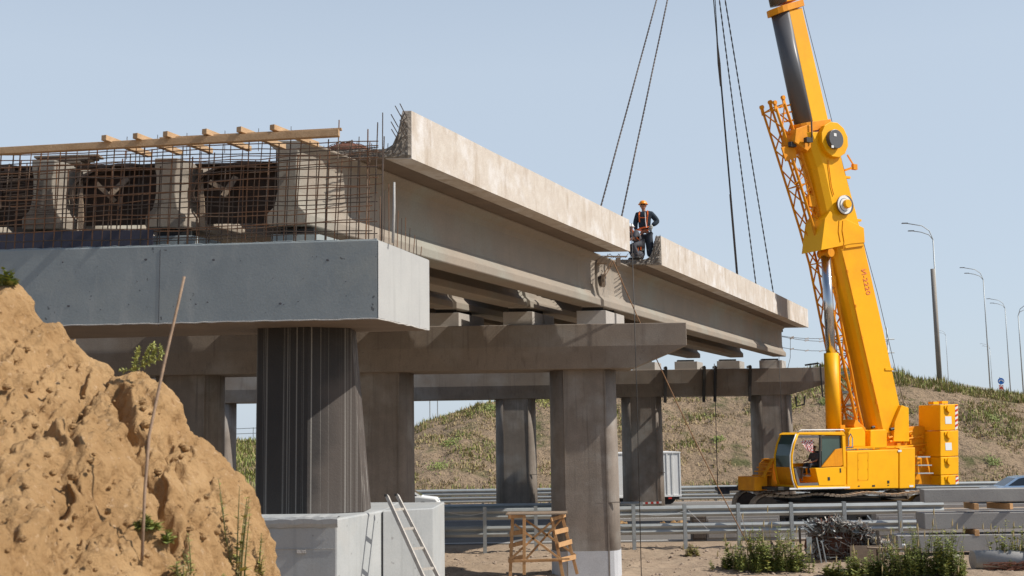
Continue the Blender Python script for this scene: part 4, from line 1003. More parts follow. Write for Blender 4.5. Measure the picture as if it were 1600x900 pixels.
# lettering
cu = bpy.data.curves.new('crane_number', 'FONT'); cu.body = "И-2220"; cu.size = .62; cu.extrude = .003
to = bpy.data.objects.new('tmp_text', cu); C.objects.link(to); bpy.context.view_layer.update()
me = bpy.data.meshes.new_from_object(to.evaluated_get(bpy.context.evaluated_depsgraph_get())); bpy.data.objects.remove(to)
P0 = CL(1345.5, 420.5, W+.012); P1 = CL(1354, 460, W+.012); dx = (P1-P0).normalized(); nrm = Vector((0, 1, 0)); dy = nrm.cross(dx)
w = max(v.co.x for v in me.vertices)-min(v.co.x for v in me.vertices); s = (P1-P0).length/w
for v in me.vertices: v.co = P0+dx*(v.co.x*s)+dy*(v.co.y*s*1.0)+nrm*(v.co.z)
me.materials.clear(); me.materials.append(M_PINK); to = bpy.data.objects.new('crane_number', me); C.objects.link(to); to.parent = bb
# lift cylinder
cy = cpart('lift_cylinder', (lambda m: m.tube(CL(1302, 672, .25), CL(1298.5, 552, .25), .315, n=24))(MB()), M_YEL, smooth=False)
for p in cy.data.polygons: p.use_smooth = len(p.vertices) == 4
rd = cpart('cylinder_rod', (lambda m: m.tube(CL(1298.5, 552.5, .25), CL(1290.5, 400, .25), .215, n=24))(MB()), M_CHROME, cy)
for p in rd.data.polygons: p.use_smooth = len(p.vertices) == 4
m = MB(); m.tube(CL(1311, 555, .25), CL(1313, 665, .25), .05, n=8); m.box(CL(1313, 672, .3), (.3, .3, .45)); cpart('cylinder_hose', m, M_ORA, cy)
m = MB(); q = CL(1290, 396, .25); m.tube(q+Vector((0, -.35, 0)), q+Vector((0, .35, 0)), .2, n=14); cpart('cylinder_pin', m, M_ORA, cy)
# folded lattice jib in front of the boom
LA = [(1201, 170), (1220, 229), (1239, 290), (1258, 352), (1274, 410), (1286, 470), (1298, 530), (1310, 585), (1322, 640), (1330, 672)]
LBp = [(1218, 162), (1238, 222), (1258, 285), (1276, 350), (1290, 408), (1300, 466), (1310, 524), (1322, 580), (1332, 634), (1340, 668)]
YJ0, YJ1 = .1, -.75
def dens(L, k=3):
    out = []
    for (a, b) in zip(L, L[1:]):
        for i in range(k): t = i/k; out.append((a[0]+(b[0]-a[0])*t, a[1]+(b[1]-a[1])*t))
    return out+[L[-1]]
A_, B_ = dens(LA, 2), dens(LBp, 2)
PA = [CL(p[0]+12, p[1], YJ0) for p in A_]; PB = [CL(p[0]+8, p[1], YJ0) for p in B_]
PA2 = [Vector((p.x, YJ1, p.z)) for p in PA]; PB2 = [Vector((p.x, YJ1, p.z)) for p in PB]
m = MB()
for Pp in (PA, PB): m.path(Pp, .075, 6)
for Pp in (PA2, PB2): m.path(Pp, .06, 6)
jib = cpart('folded_jib', m, M_ORA, smooth=True)
m = MB()
for i in range(len(PA)-1):
    for (X, Yy) in ((PA, PB), (PA2, PB2), (PA, PA2), (PB, PB2)):
        a, b = (X[i], Yy[i+1]) if i % 2 else (Yy[i], X[i+1]); m.tube(a, b, .036, n=5)
        if i % 4 == 0: m.tube(X[i], Yy[i], .03, n=5)
cpart('jib_lacing', m, M_ORA, jib)
for P in (PA[0], PB[0], PA2[0], PB2[0]):
    m = MB(); m.bar(P+Vector((0, 0, -.1)), P+Vector((.08, 0, .25)), .05, .16); 
    q = P+Vector((.08, 0, .27)); m.tube(q+Vector((0, -.06, 0)), q+Vector((0, .06, 0)), .1, n=10); cpart('jib_fork', m, M_ORA, jib)
side('jib_plate', [(1221, 230), (1242, 226), (1246, 246), (1228, 252)], .2, .14, M_ORA, jib, bev=.01)
m = MB()
for a, b in (((1218, 168), (1246, 161)), ((1222, 178), (1248, 172)), ((1226, 190), (1250, 186)), ((1230, 213), (1252, 180)), ((1234, 236), (1262, 236)), ((1290, 420), (1310, 420)), ((1262, 300), (1282, 300)), ((1270, 330), (1287, 345))): m.bar(CL(*a, -.1), CL(*b, -.1), .07, .07)
m.box(CL(1266, 315, 0), (.4, .3, .5)); m.box(CL(1298, 440, 0), (.4, .3, .5))
for k in range(8):
    t = random.random(); q = CL(1216+60*t+random.uniform(0, 14), 180+170*t, .1); m.path([q, q+Vector((random.uniform(-.3, .3), .1, -.4)), q+Vector((random.uniform(-.2, .4), 0, -.8))], .02, 5)
cpart('jib_brackets', m, M_ORA, jib)
# ------------------------------------------------------------------ people
def skin(name, nodes, edges, root, mat, parent, extra=None, sub=2):
    me = bpy.data.meshes.new(name); keys = list(nodes); M = inv(parent)
    me.from_pydata([tuple(M @ Vector(nodes[k][0])) for k in keys], [(keys.index(a), keys.index(b)) for a, b in edges], [])
    o = bpy.data.objects.new(name, me); C.objects.link(o)
    o.modifiers.new('skin', 'SKIN'); 
    sv = me.skin_vertices[0].data
    for i, k in enumerate(keys):
        r = nodes[k][1]; sv[i].radius = (r, r) if not isinstance(r, tuple) else r; sv[i].use_root = (k == root)
    s = o.modifiers.new('sub', 'SUBSURF'); s.levels = sub; s.render_levels = sub
    bpy.context.view_layer.update()
    dm = bpy.data.meshes.new_from_object(o.evaluated_get(bpy.context.evaluated_depsgraph_get()))
    bpy.data.objects.remove(o)
    if extra:
        bm = bmesh.new(); bm.from_mesh(dm); t = bpy.data.meshes.new('t'); ev = [tuple(M @ Vector(v)) for v in extra.v]; t.from_pydata(ev, [], extra.f); bm.from_mesh(t); bm.to_mesh(dm); bm.free()
    dm.materials.clear(); dm.materials.append(mat); dm.polygons.foreach_set('use_smooth', [True]*len(dm.polygons)); dm.name = name
    o = bpy.data.objects.new(name, dm); C.objects.link(o); o.parent = parent; return o
def face_extra(c, fw, rt, s=1.):
    # skull, jaw, nose, ears, brow, lips (c = head centre, fw = facing, rt = right)
    m = MB(); R = Matrix((rt, fw, Vector((0, 0, 1)))).transposed()
    m.ell(c, (.078*s, .095*s, .115*s), 16, 12, R=R)
    m.ell(c+fw*.035*s+Vector((0, 0, -.06*s)), (.05*s, .055*s, .05*s), 12, 8, R=R)
    m.ell(c+fw*.098*s+Vector((0, 0, -.012*s)), (.014*s, .02*s, .03*s), 8, 6, R=R)
    m.ell(c+fw*.09*s+Vector((0, 0, -.058*s)), (.026*s, .010*s, .009*s), 8, 5, R=R)
    for sx in (-1, 1):
        m.ell(c+rt*sx*.08*s+Vector((0, 0, -.01*s)), (.012*s, .022*s, .034*s), 8, 6, R=R)
        m.ell(c+rt*sx*.03*s+fw*.085*s+Vector((0, 0, .015*s)), (.022*s, .012*s, .010*s), 8, 5, R=R)
    return m
def hand(m, c, d, side_, up, s=1.):
    # palm with four curled fingers and a thumb; c wrist, d pointing, side_ thumb side, up back of hand
    m.ell(c+d*.05*s, (.045*s, .045*s, .03*s), 8, 6)
    for i, (o, l) in enumerate(((-.030, .075), (-.010, .085), (.010, .08), (.028, .062))):
        b = c+d*.075*s+side_*(-o)*s; m.path([b, b+d*l*.5*s-up*.008*s, b+d*l*.8*s-up*.03*s, b+d*l*.85*s-up*.05*s], [.011*s, .010*s, .009*s, .007*s], 6)
    b = c+d*.03*s+side_*.03*s; m.path([b, b+side_*.03*s+d*.03*s, b+side_*.03*s+d*.065*s-up*.01*s], [.013*s, .012*s, .009*s], 6)
def helmet(c, fw, rt, mat, parent, s=1.):
    m = MB(); R = Matrix((rt, fw, Vector((0, 0, 1)))).transposed()
    m.ell(c+Vector((0, 0, .035*s)), (.115*s, .14*s, .115*s), 20, 10, zmin=.0, R=R)
    rings = []
    for z, e in ((.035, 1.0), (.030, 1.16), (.040, 1.16), (.045, 1.0)):
        rings.append([c+R @ Vector((.115*s*e*math.cos(a), .14*s*e*math.sin(a)+(.03*s if math.sin(a) > .2 and e > 1.1 else 0), z*s)) for a in [2*PI*k/20 for k in range(20)]])
    m.loft(rings, cap=False); return obj('helmet', m, mat, parent, smooth=True)
# worker standing on the slab: faces the camera, a little to the left; left hand (image right) on hip
wz = 9.44; wx, wy = 4.20, 36.75
wk = thing('person', (wx, wy, wz), 'worker standing on the girder end in orange helmet, dark overalls and orange harness', 'person')
B0 = Vector((wx, wy, wz)); fw = Vector((-.22, -.975, 0)); rt = Vector((.975, -.22, 0))      # rt = image right
V = lambda r, f, z: B0+rt*r+fw*f+Vector((0, 0, z))
HC = V(-.02, .04, 1.745)
nb = {'pel': (V(0, -.02, .98), .07), 'ches': (V(0, 0, 1.30), .12), 'nk': (V(-.01, .01, 1.55), .06), 'hd': (V(-.015, .025, 1.68), .065),
      'lh': (V(-.10, 0, .88), .06), 'lk': (V(-.12, .02, .5), .055), 'la': (V(-.12, 0, .08), .04), 'rh': (V(.11, 0, .88), .06), 'rk': (V(.15, .03, .5), .055), 'ra': (V(.17, 0, .08), .04),
      'ls': (V(-.20, 0, 1.48), .06), 'le': (V(-.27, 0, 1.18), .04), 'lw': (V(-.25, .12, .94), .028), 'rs': (V(.20, 0, 1.48), .06), 're': (V(.38, -.03, 1.24), .042), 'rw': (V(.21, .12, 1.06), .028)}
ed = [('pel', 'ches'), ('ches', 'nk'), ('nk', 'hd'), ('pel', 'lh'), ('lh', 'lk'), ('lk', 'la'), ('pel', 'rh'), ('rh', 'rk'), ('rk', 'ra'), ('ches', 'ls'), ('ls', 'le'), ('le', 'lw'), ('ches', 'rs'), ('rs', 're'), ('re', 'rw')]
ex = face_extra(HC, fw, rt, 1.14)
hand(ex, nb['lw'][0], Vector((.1, -.1, -1)).normalized(), Vector((0, -1, 0)), rt*-1)
body = skin('body', nb, ed, 'pel', M_SKIN, wk, ex)
jn = {'w': (V(0, 0, .96), (.21, .16)), 'm': (V(0, 0, 1.15), (.20, .16)), 'c': (V(0, 0, 1.38), (.235, .16)), 'n': (V(-.01, .01, 1.55), .095), 'ls': (V(-.22, 0, 1.47), .10), 'le': (V(-.29, 0, 1.18), .085), 'lw': (V(-.26, .11, .97), .06),
      'rs': (V(.23, 0, 1.47), .105), 're': (V(.42, -.03, 1.22), .10), 'rw': (V(.25, .11, 1.09), .065)}
skin('jacket', jn, [('w', 'm'), ('m', 'c'), ('c', 'n'), ('c', 'ls'), ('ls', 'le'), ('le', 'lw'), ('c', 'rs'), ('rs', 're'), ('re', 'rw')], 'w', M_NAVYC, wk)
tn = {'p': (V(0, 0, .95), (.20, .15)), 'lh': (V(-.10, 0, .82), .15), 'lk': (V(-.12, .02, .45), .125), 'la': (V(-.125, 0, .09), .125), 'rh': (V(.11, 0, .82), .15), 'rk': (V(.15, .03, .45), .13), 'ra': (V(.175, 0, .09), .13)}
skin('trousers', tn, [('p', 'lh'), ('lh', 'lk'), ('lk', 'la'), ('p', 'rh'), ('rh', 'rk'), ('rk', 'ra')], 'p', M_NAVYT, wk)
for s in (-.13, .18):
    m = MB(); R = Matrix((rt, fw, Vector((0, 0, 1)))).transposed(); m.ell(V(s, .06, .05), (.055, .15, .06), 12, 8, R=R); m.tube(V(s, 0, .05), V(s, 0, .16), .06, .055, n=10); obj('boot', m, M_BLACK, wk, smooth=True)
helmet(HC, fw, rt, M_HELM, wk, 1.14)
m = MB(); m.box(HC+fw*.112+Vector((0, 0, .018)), (.14, .02, .034), rz=-.22); obj('glasses', m, M_BLACK, wk)
def strap(name, pts, w=.05, mat=M_HIVIS, parent=wk):
    m = MB()
    for a, b in zip(pts, pts[1:]): m.bar(a, b, w, .018, up=fw)
    return obj(name, m, mat, parent)
strap('shoulder_strap', [V(-.13, .10, 1.56), V(-.14, .19, 1.42), V(-.13, .195, 1.2)], .038)
strap('shoulder_strap', [V(.12, .10, 1.57), V(.13, .19, 1.42), V(.09, .195, 1.15), V(.08, .19, 1.05)], .04)
strap('chest_strap', [V(-.12, .195, 1.34), V(.10, .195, 1.33)], .025)
m = MB(); m.loft([[B0+rt*(.225*math.cos(a))+fw*(.18*math.sin(a))+Vector((0, 0, z+.03*math.cos(a))) for a in [2*PI*k/20 for k in range(20)]] for z in (1.0, 1.045)], cap=False); obj('waist_belt', m, M_HIVIS, wk)
strap('thigh_strap', [V(.08, .15, .93), V(.24, .12, .98)], .035); strap('thigh_strap', [V(-.22, .12, .98), V(-.1, .16, .93)], .035)
m = MB(); m.path([V(.05, .21, 1.5), V(.06, .22, 1.2), V(.08, .21, 1.02)], .013, 6); obj('lanyard', m, M_WHITE, wk)
m = MB(); q = V(.34, .035, 1.24); m.loft([[V(.37, -.03, 1.20)+Vector((.084*math.cos(a), .084*math.sin(a), z)) for a in [2*PI*k/14 for k in range(14)]] for z in (.0, .05)], cap=False); obj('reflective_band', m, M_REFL, wk)
strap('reflective_band', [V(-.02, .12, .34), V(-.22, .11, .31)], .06, M_REFL); strap('reflective_band', [V(.10, .12, .32), V(.28, .10, .35)], .05, M_REFL)
m = MB(); m.ell(V(.22, .14, 1.04), (.06, .05, .075), 10, 8); hand(m, V(.22, .14, 1.06), Vector((-.2, -.1, -1)).normalized(), Vector((-1, 0, 0)), fw, 1.1); obj('glove', m, M_GLOVE, wk, smooth=True)
# second worker bending behind the parapet end
b2 = Vector((3.93, 36.6, wz)); w2 = thing('person', b2, 'worker in white helmet crouching behind the parapet end, mostly hidden', 'person')
f2 = Vector((-.9, -.43, 0)).normalized(); r2 = Vector((.43, -.9, 0)).normalized()*-1
V2 = lambda r, f, z: b2+r2*r+f2*f+Vector((0, 0, z))
HC2 = V2(0, .24, 1.0)
nb2 = {'pel': (V2(0, -.10, .55), .12), 'ches': (V2(0, .08, .80), .13), 'nk': (V2(0, .18, .90), .055), 'hd': (V2(0, .22, .96), .06), 'lh': (V2(-.1, -.08, .52), .085), 'lk': (V2(-.14, .22, .42), .06), 'la': (V2(-.13, .05, .08), .042), 'rh': (V2(.1, -.08, .52), .085), 'rk': (V2(.14, .22, .42), .06), 'ra': (V2(.13, .05, .08), .042),
       'ls': (V2(-.18, .10, .85), .06), 'le': (V2(-.22, .25, .65), .042), 'lw': (V2(-.12, .42, .55), .028), 'rs': (V2(.18, .10, .85), .06), 're': (V2(.22, .25, .65), .042), 'rw': (V2(.12, .42, .55), .028)}
ex = face_extra(HC2, f2, r2); 
for k in ('lw', 'rw'): hand(ex, nb2[k][0], f2, Vector((0, 0, 1)), r2)
skin('body', nb2, ed, 'pel', M_SKIN, w2, ex)
skin('jacket', {'w': (V2(0, -.10, .55), .16), 'c': (V2(0, .08, .80), .165), 'ls': (V2(-.19, .10, .84), .08), 'le': (V2(-.23, .25, .65), .065), 'rs': (V2(.19, .10, .84), .08), 're': (V2(.23, .25, .65), .065)}, [('w', 'c'), ('c', 'ls'), ('ls', 'le'), ('c', 'rs'), ('rs', 're')], 'w', M_GREYC, w2)
skin('trousers', {'p': (V2(0, -.12, .52), .15), 'lh': (V2(-.1, -.06, .5), .115), 'lk': (V2(-.14, .22, .42), .085), 'la': (V2(-.13, .05, .10), .075), 'rh': (V2(.1, -.06, .5), .115), 'rk': (V2(.14, .22, .42), .085), 'ra': (V2(.13, .05, .10), .075)}, [('p', 'lh'), ('lh', 'lk'), ('lk', 'la'), ('p', 'rh'), ('rh', 'rk'), ('rk', 'ra')], 'p', M_GREYC, w2)
for s in (-.13, .13): m = MB(); m.ell(V2(s, .1, .05), (.14, .08, .055), 12, 8); obj('boot', m, M_BLACK, w2, smooth=True)
helmet(HC2, f2, r2, M_HELMW, w2)
strap('harness_strap', [V2(.1, .22, .95), V2(.16, .2, .75), V2(.16, .0, .6)], .03, parent=w2); strap('harness_strap', [V2(-.1, .22, .95), V2(-.17, .2, .75), V2(-.16, 0, .6)], .03, parent=w2)
# tool bag beside the workers
o = thing('tool_bag', (3.98, 36.52, wz), 'dark tool bag with an orange handle at the feet of the standing worker', 'bag')
m = MB(); m.ell((3.98, 36.52, wz+.12), (.16, .12, .16), 12, 8, zmin=-.7); obj('bag_body', m, M_GREYC, o, smooth=True); m = MB(); m.path([(3.93, 36.5, wz+.2), (3.95, 36.46, wz+.42), (4.03, 36.48, wz+.44), (4.03, 36.5, wz+.3)], .02, 6); obj('handle', m, M_HIVIS, o)
# crane driver
sp = CM @ (CL(1275, 735, YO+.5)+Vector((.05, 0, .14)))
dv = thing('person', sp, 'crane driver in dark work clothes seated inside the open cab', 'person')
ca = Vector((-math.cos(TH), -math.sin(TH), 0)); cn = Vector((math.sin(TH), -math.cos(TH), 0))
V3 = lambda r, f, z: Vector(sp)+cn*r+ca*f+Vector((0, 0, z))
n3 = {'pel': (V3(0, 0, .1), .12), 'ches': (V3(0, -.02, .42), .13), 'nk': (V3(0, 0, .62), .05), 'hd': (V3(0, .02, .70), .06), 'lh': (V3(-.1, .05, .1), .08), 'lk': (V3(-.13, .45, .12), .06), 'la': (V3(-.13, .5, -.32), .04), 'rh': (V3(.1, .05, .1), .08), 'rk': (V3(.14, .45, .12), .06), 'ra': (V3(.14, .5, -.32), .04),
      'ls': (V3(-.2, 0, .55), .055), 'le': (V3(-.24, .1, .3), .042), 'lw': (V3(-.18, .34, .25), .028), 'rs': (V3(.2, 0, .55), .055), 're': (V3(.24, .1, .3), .042), 'rw': (V3(.18, .34, .22), .028)}
ex = face_extra(V3(0, .03, .78), ca, cn)
for k in ('lw', 'rw'): hand(ex, n3[k][0], ca, cn, Vector((0, 0, 1)))
skin('body', n3, ed, 'pel', M_SKIN, dv, ex)
skin('jacket', {'w': (V3(0, 0, .12), .15), 'c': (V3(0, -.02, .45), .17), 'ls': (V3(-.2, 0, .54), .08), 'le': (V3(-.25, .1, .3), .06), 'rs': (V3(.2, 0, .54), .08), 're': (V3(.25, .1, .3), .06)}, [('w', 'c'), ('c', 'ls'), ('ls', 'le'), ('c', 'rs'), ('rs', 're')], 'w', M_GREYC, dv)
skin('trousers', {'p': (V3(0, 0, .1), .14), 'lh': (V3(-.1, .05, .1), .105), 'lk': (V3(-.13, .45, .12), .085), 'la': (V3(-.13, .5, -.27), .07), 'rh': (V3(.1, .05, .1), .105), 'rk': (V3(.14, .45, .12), .085), 'ra': (V3(.14, .5, -.27), .07)}, [('p', 'lh'), ('lh', 'lk'), ('lk', 'la'), ('p', 'rh'), ('rh', 'rk'), ('rk', 'ra')], 'p', M_NAVYT, dv)
m = MB(); m.ell(V3(0, .0, .83), (.088, .1, .08), 12, 8, zmin=-.1); obj('hair', m, M_BLACK, dv, smooth=True)
for s in (-.13, .14): m = MB(); m.ell(V3(s, .56, -.35), (.13, .09, .05), 10, 6); obj('shoe', m, M_STONE, dv, smooth=True)
# ------------------------------------------------------------------ road traffic
tl = thing('lorry_trailer', (7.6, 69, 0), 'white box trailer of a lorry partly hidden by a far column', 'trailer')
m = MB(); m.box((7.5, 69.6, 1.72), (3.9, 2.4, 2.55)); obj('box_body', m, M_WHITE, tl, bev=.04)
m = MB()
for x in (8.28, 8.62, 9.40): m.box((x, 68.38, 1.72), (.07, .03, 2.5))
for x in (8.0, 8.95): m.bar((x, 68.36, .5), (x, 68.36, 2.95), .025, .03)
m.box((7.5, 68.38, 2.95), (3.9, .05, .08)); m.box((7.5, 68.38, .5), (3.9, .05, .1)); obj('door_bars', m, M_WHITE, tl)
m = MB()
for x in (6.3, 8.7):
    for y in (68.5, 70.6): m.tube((x, y, .48), (x, y+.28, .48), .46, n=18)
obj('wheel', m, M_TYRE, tl); m = MB(); m.box((7.5, 69.6, .4), (3.6, 1.4, .16)); m.box((9.1, 68.5, .38), (.5, .06, .18)); obj('chassis', m, M_BLACK, tl)
m = MB(); m.box((8.75, 68.40, .38), (.2, .05, .12)); obj('tail_lamp', m, M_RED, tl); tl.rotation_euler.z = .22
def car(name, base, label, mat, flip=1, group=None):
    t = thing(name, base, label, 'car', group); bx = Vector(base)
    # outline along x (car length), two half widths
    low = [(-2.2, .32, .80), (-2.25, .55, .84), (-2.1, .80, .82), (-1.2, .92, .86), (0, .95, .88), (1.2, .93, .88), (2.1, .88, .84), (2.25, .60, .84), (2.2, .32, .80)]
    m = MB(); 
    P = [(x*flip, z) for x, z, w in low]; A = [bx+Vector((x, -.85, z)) for x, z in P]
    m.prism(A, (0, 1.7, 0)); obj('body', m, mat, t, bev=.08, smooth=False)
    up = [(-1.35, .90), (-.55, 1.38), (-.1, 1.45), (.7, 1.45), (1.15, 1.34), (1.9, .90)]
    m = MB(); rings = []
    for yy, k in ((-.80, 0), (-.62, 1), (.62, 1), (.80, 0)):
        rings.append([bx+Vector((x*flip, yy, z if k else .90)) for x, z in up])
    for a, b in zip(rings, rings[1:]): 
        n0 = len(m.v); m.v += a+b; n = len(a); m.f += [(n0+i, n0+i+1, n0+n+i+1, n0+n+i) for i in range(n-1)]
    obj('roof', m, mat, t, bev=.02)
    m = MB()
    for yy in (-1, 1):
        w = [(-1.1, .95), (-.45, 1.32), (.0, 1.39), (.6, 1.39), (1.0, 1.30), (1.55, .95)]
        lo = [bx+Vector((x*flip, yy*(.80-.18*(z-.9)/.55+.012), z)) for x, z in w]; m.prism(lo, (0, -yy*.01, 0))
    obj('side_window', m, M_GLASSD, t)
    m = MB(); m.add([bx+Vector((x*flip-.012*flip, y, z+.008)) for x, y, z in ((-1.28, -.7, .93), (-.6, -.6, 1.34), (-.6, .6, 1.34), (-1.28, .7, .93))], [(0, 1, 2, 3)]); obj('windscreen', m, M_GLASSD, t)
    for x in (-1.4, 1.4):
        for y in (-.86, .66):
            m = MB(); m.tube(bx+Vector((x*flip, y, .32)), bx+Vector((x*flip, y+.2, .32)), .32, n=20); w = obj('wheel', m, M_TYRE, t)
            m = MB(); yy = y-.01 if y < 0 else y+.21; m.tube(bx+Vector((x*flip, yy, .32)), bx+Vector((x*flip, yy+.01, .32)), .2, n=14); obj('rim', m, M_GALV, w)
    for y in (-.6, .6): m = MB(); m.ell(bx+Vector((-2.15*flip, y, .68)), (.08, .16, .07), 8, 6); obj('headlight', m, M_GALV, t)
    return t
car('parked_car', (27.9, 66, .0), 'light blue car on the far road at the right edge', M_CARB)
car('parked_car', (-6.3, 64.6, 0), 'white car on the far road half hidden behind the tarred pillar', M_WHITE, flip=-1)
# ------------------------------------------------------------------ street lamps, signs on the embankment
def hzz(x, y): return hz(x, y)
def lamp(px, y0, Yd, h, label, thick=0, small=False, mirror=False, base=None):
    b = at(px, y0, Yd); t = thing('street_lamp', (b.x, b.y, b.z-.6), label, 'street lamp', 'street lamps along the embankment road')
    s = -1; r = .075
    top = b+Vector((0, 0, h-1.2))
    m = MB(); m.path([b-Vector((0, 0, .8)), b+Vector((0, 0, h*.5)), top], [r, r*.8, r*.6], 8); obj('pole', m, M_GALV, t, smooth=True)
    for (l, dz, dy) in ((1.95, 1.35, 0), (1.35, .8, .4)):
        m = MB(); P = [top+Vector((0, 0, -.8)), top+Vector((s*-.02, 0, 0)), top+Vector((s*.25, dy*.3, .55*dz)), top+Vector((s*.8, dy*.6, .85*dz)), top+Vector((s*l, dy, dz))]
        if mirror: P = [Vector((2*top.x-p.x, p.y, p.z)) for p in P]
        m.path(P, .035, 6); ar = obj('arm', m, M_GALV, t, smooth=True)
        e = P[-1]; m = MB(); m.box(e+Vector((s*.2*(-1 if mirror else 1), 0, .02)), (.45, .2, .06)); obj('lamp_head', m, M_GREYP, ar)
    if thick:
        m = MB(); m.tube(b-Vector((.12, 0, .8)), b+Vector((-.18, -.05, thick)), .2, .17, n=10); obj('pole_sleeve', m, mk('dull_brown_steel', (.30, .27, .24), (.26, .24, .21), metal=.3), t, smooth=True)
    return t
lamp(1471, 598, 92, 12.4, 'nearest tall double-arm street lamp with a thick lower pole', thick=8.9)
lamp(1547, 604, 124, 12.4, 'double-arm street lamp second nearest on the embankment')
lamp(1579, 612, 158, 12.3, 'double-arm street lamp beyond the blue round sign')
lamp(1599, 612, 128, 9.4, 'street lamp cut off by the right edge of the photo', mirror=True)
lamp(1564-13, 612, 300, 12., 'tiny distant street lamp left of the blue round sign')
lamp(1482, 596, 280, 12., 'tiny distant street lamp just right of the thick pole')
for i, px in enumerate((684, 672)):
    b = at(px, 675, 150); m = MB(); m.tube(b-Vector((0, 0, 2)), b+Vector((0, 0, 5.5)), .07, n=6); tag(obj('lamp_pole', m, M_GALV), ['thin distant pole right of the pair under the far cap beam', 'thin distant pole left of the pair under the far cap beam'][i], 'pole')
b = at(1564, 613, 110); sg = thing('road_sign', (b.x, b.y, b.z-.5), 'round blue sign over a red and white chevron board on the embankment', 'road sign')
m = MB(); m.tube(b-Vector((0, -.05, 1)), b+Vector((0, .05, 1.4)), .04, n=6); obj('post', m, M_GALV, sg)
q = at(1564.2, 595.5, 109.9); m = MB(); m.tube(q, q+Vector((0, .03, 0)), .30, n=24); dd = obj('blue_disc', m, M_BLUEP, sg)
m = MB(); P = [q+Vector((.20*math.cos(a), -.01, .14*math.sin(a)-.04)) for a in lin(.1, PI-.1, 9)]
for a, c2 in zip(P, P[1:]): m.bar(a, c2, .015, .07, up=(0, 0, 1))
for s in (-1, 1): m.prism([q+Vector((s*x, -.012, z)) for x, z in ((.10, .0), (.27, .0), (.19, -.10))], (0, .004, 0))
obj('arrows', m, M_WHITE, dd)
q = at(1564.6, 608, 109.9); m = MB(); m.box(q, (.40, .03, .72)); bd = obj('chevron_board', m, M_RED, sg)
m = MB()
for z in (.22, -.12, -.4): m.prism([q+Vector((x, -.02, z+dz)) for x, dz in ((-.2, -.10), (0, .06), (.2, -.10), (.2, .0), (0, .16), (-.2, .0))], (0, .004, 0))
obj('chevrons', m, M_WHITE, bd)
# fence line on the far-left crest and rail line beyond the sign
fn = thing('fence', (-20, 93, 3.8), 'thin distant railing on the green crest left of the black pillar', 'fence')
m = MB()
for dz in (.4, .8): m.bar((-34, 93, 3.8+dz), (-8.4, 93, 4.4+dz), .04, .05)
for k in range(14): m.bar((-34+k*1.95, 93, 3.5), (-34+k*1.95, 93, 4.7+k*.04), .05, .05)
obj('railing', m, M_GALVD, fn)
fn = thing('fence', (45, 115, 7), 'distant road guard rail on the crest just left of the blue sign', 'fence')
m = MB(); m.bar(at(1500, 602, 115), at(1560, 611, 135), .05, .35)
for k in range(8): q = at(1502+8*k, 603.5+1.2*k, 116+2*k); m.bar(q, q-Vector((0, 0, .9)), .06, .06)
obj('railing', m, M_GALV, fn)
# ------------------------------------------------------------------ scaffold behind the crane
sc = thing('scaffold_tower', (20, 64, 0), 'grey tube scaffold tower standing behind the crane boom', 'scaffold')
YS0 = 64
def sx(px): return at(px, 600, YS0).x
cols_ = [1311, 1320, 1333, 1385, 1390, 1396]
for i, px in enumerate(cols_):
    zt = at(px, (500, 520, 560, 515, 512, 555)[i], YS0).z; m = MB(); m.tube((sx(px), YS0+(i % 2)*1.2, -.02), (sx(px), YS0+(i % 2)*1.2, zt), .035, n=8); obj('standard', m, M_GALV, sc, smooth=True)
for py in (532, 553, 582, 612, 632, 665, 700, 735):
    for d in (0, 1.2):
        m = MB(); a = at(1309, py+(1 if d else 0), YS0); b = at(1397, py-2, YS0); m.tube((a.x, YS0+d-.05, a.z), (b.x, YS0+d-.05, b.z), .03, n=6); obj('ledger', m, M_GALV, sc, smooth=True)
for (a, b) in (((1313, 698), (1345, 655)), ((1311, 612), (1335, 665))):
    m = MB(); m.tube(at(*a, YS0-.1), at(*b, YS0-.1), .025, n=6); obj('brace', m, M_GALV, sc)
# ropes with red-white tape from girder end to scaffold
for i, (ya, yb) in enumerate(((525, 526), (526, 532), (543, 546))):
    a = at(1222, ya, 59.6); b = at(1312, yb, 63.9); pts = [a.lerp(b, t)-Vector((0, 0, .12*4*t*(1-t))) for t in lin(0, 1, 9)]
    o = thing('safety_line', a, ['upper of three safety lines between girder end and scaffold', 'middle safety line between girder end and scaffold', 'lowest safety line between girder end and scaffold, with red and white tape'][i], 'rope', 'safety lines at the girder end')
    m = MB(); m.path(pts, .014, 5); obj('line', m, M_CABLE, o)
    m = MB(); fm = []
    for k in (1, 3, 5, 6):
        p = pts[k]; m.prism([p, p+Vector((.22, 0, .05)), p+Vector((.2, 0, -.02)), p+Vector((.0, 0, -.07))], (0, .01, 0)); fm += [k % 2]*6
    obj('tape', m, M_RED, o, mats=[M_WHITE], fmat=fm)
a = at(1235, 528, 60); rope([a, a+Vector((-.05, 0, -1.0)), at(1231, 575, 60)], .012, M_CABLE, 'hanging_line', 'short dark line hanging beside the end of the slung girder')
# barrier tape at the column
a = at(965, 788, 59.6); b = at(1034, 785, 59.6); m = MB(); fm = []
for k in range(16):
    p = a.lerp(b, k/16); q = a.lerp(b, (k+1)/16); n0 = len(m.v); m.add([p-Vector((0, 0, .05)), q-Vector((0, 0, .05)), q+Vector((0, 0, .05)), p+Vector((0, 0, .05))], [(0, 1, 2, 3)]); fm.append(k % 2)
o = obj('barrier_tape', m, M_RED, mats=[M_WHITE], fmat=fm); tag(o, 'red and white barrier tape across the foot of a far column', 'barrier tape')
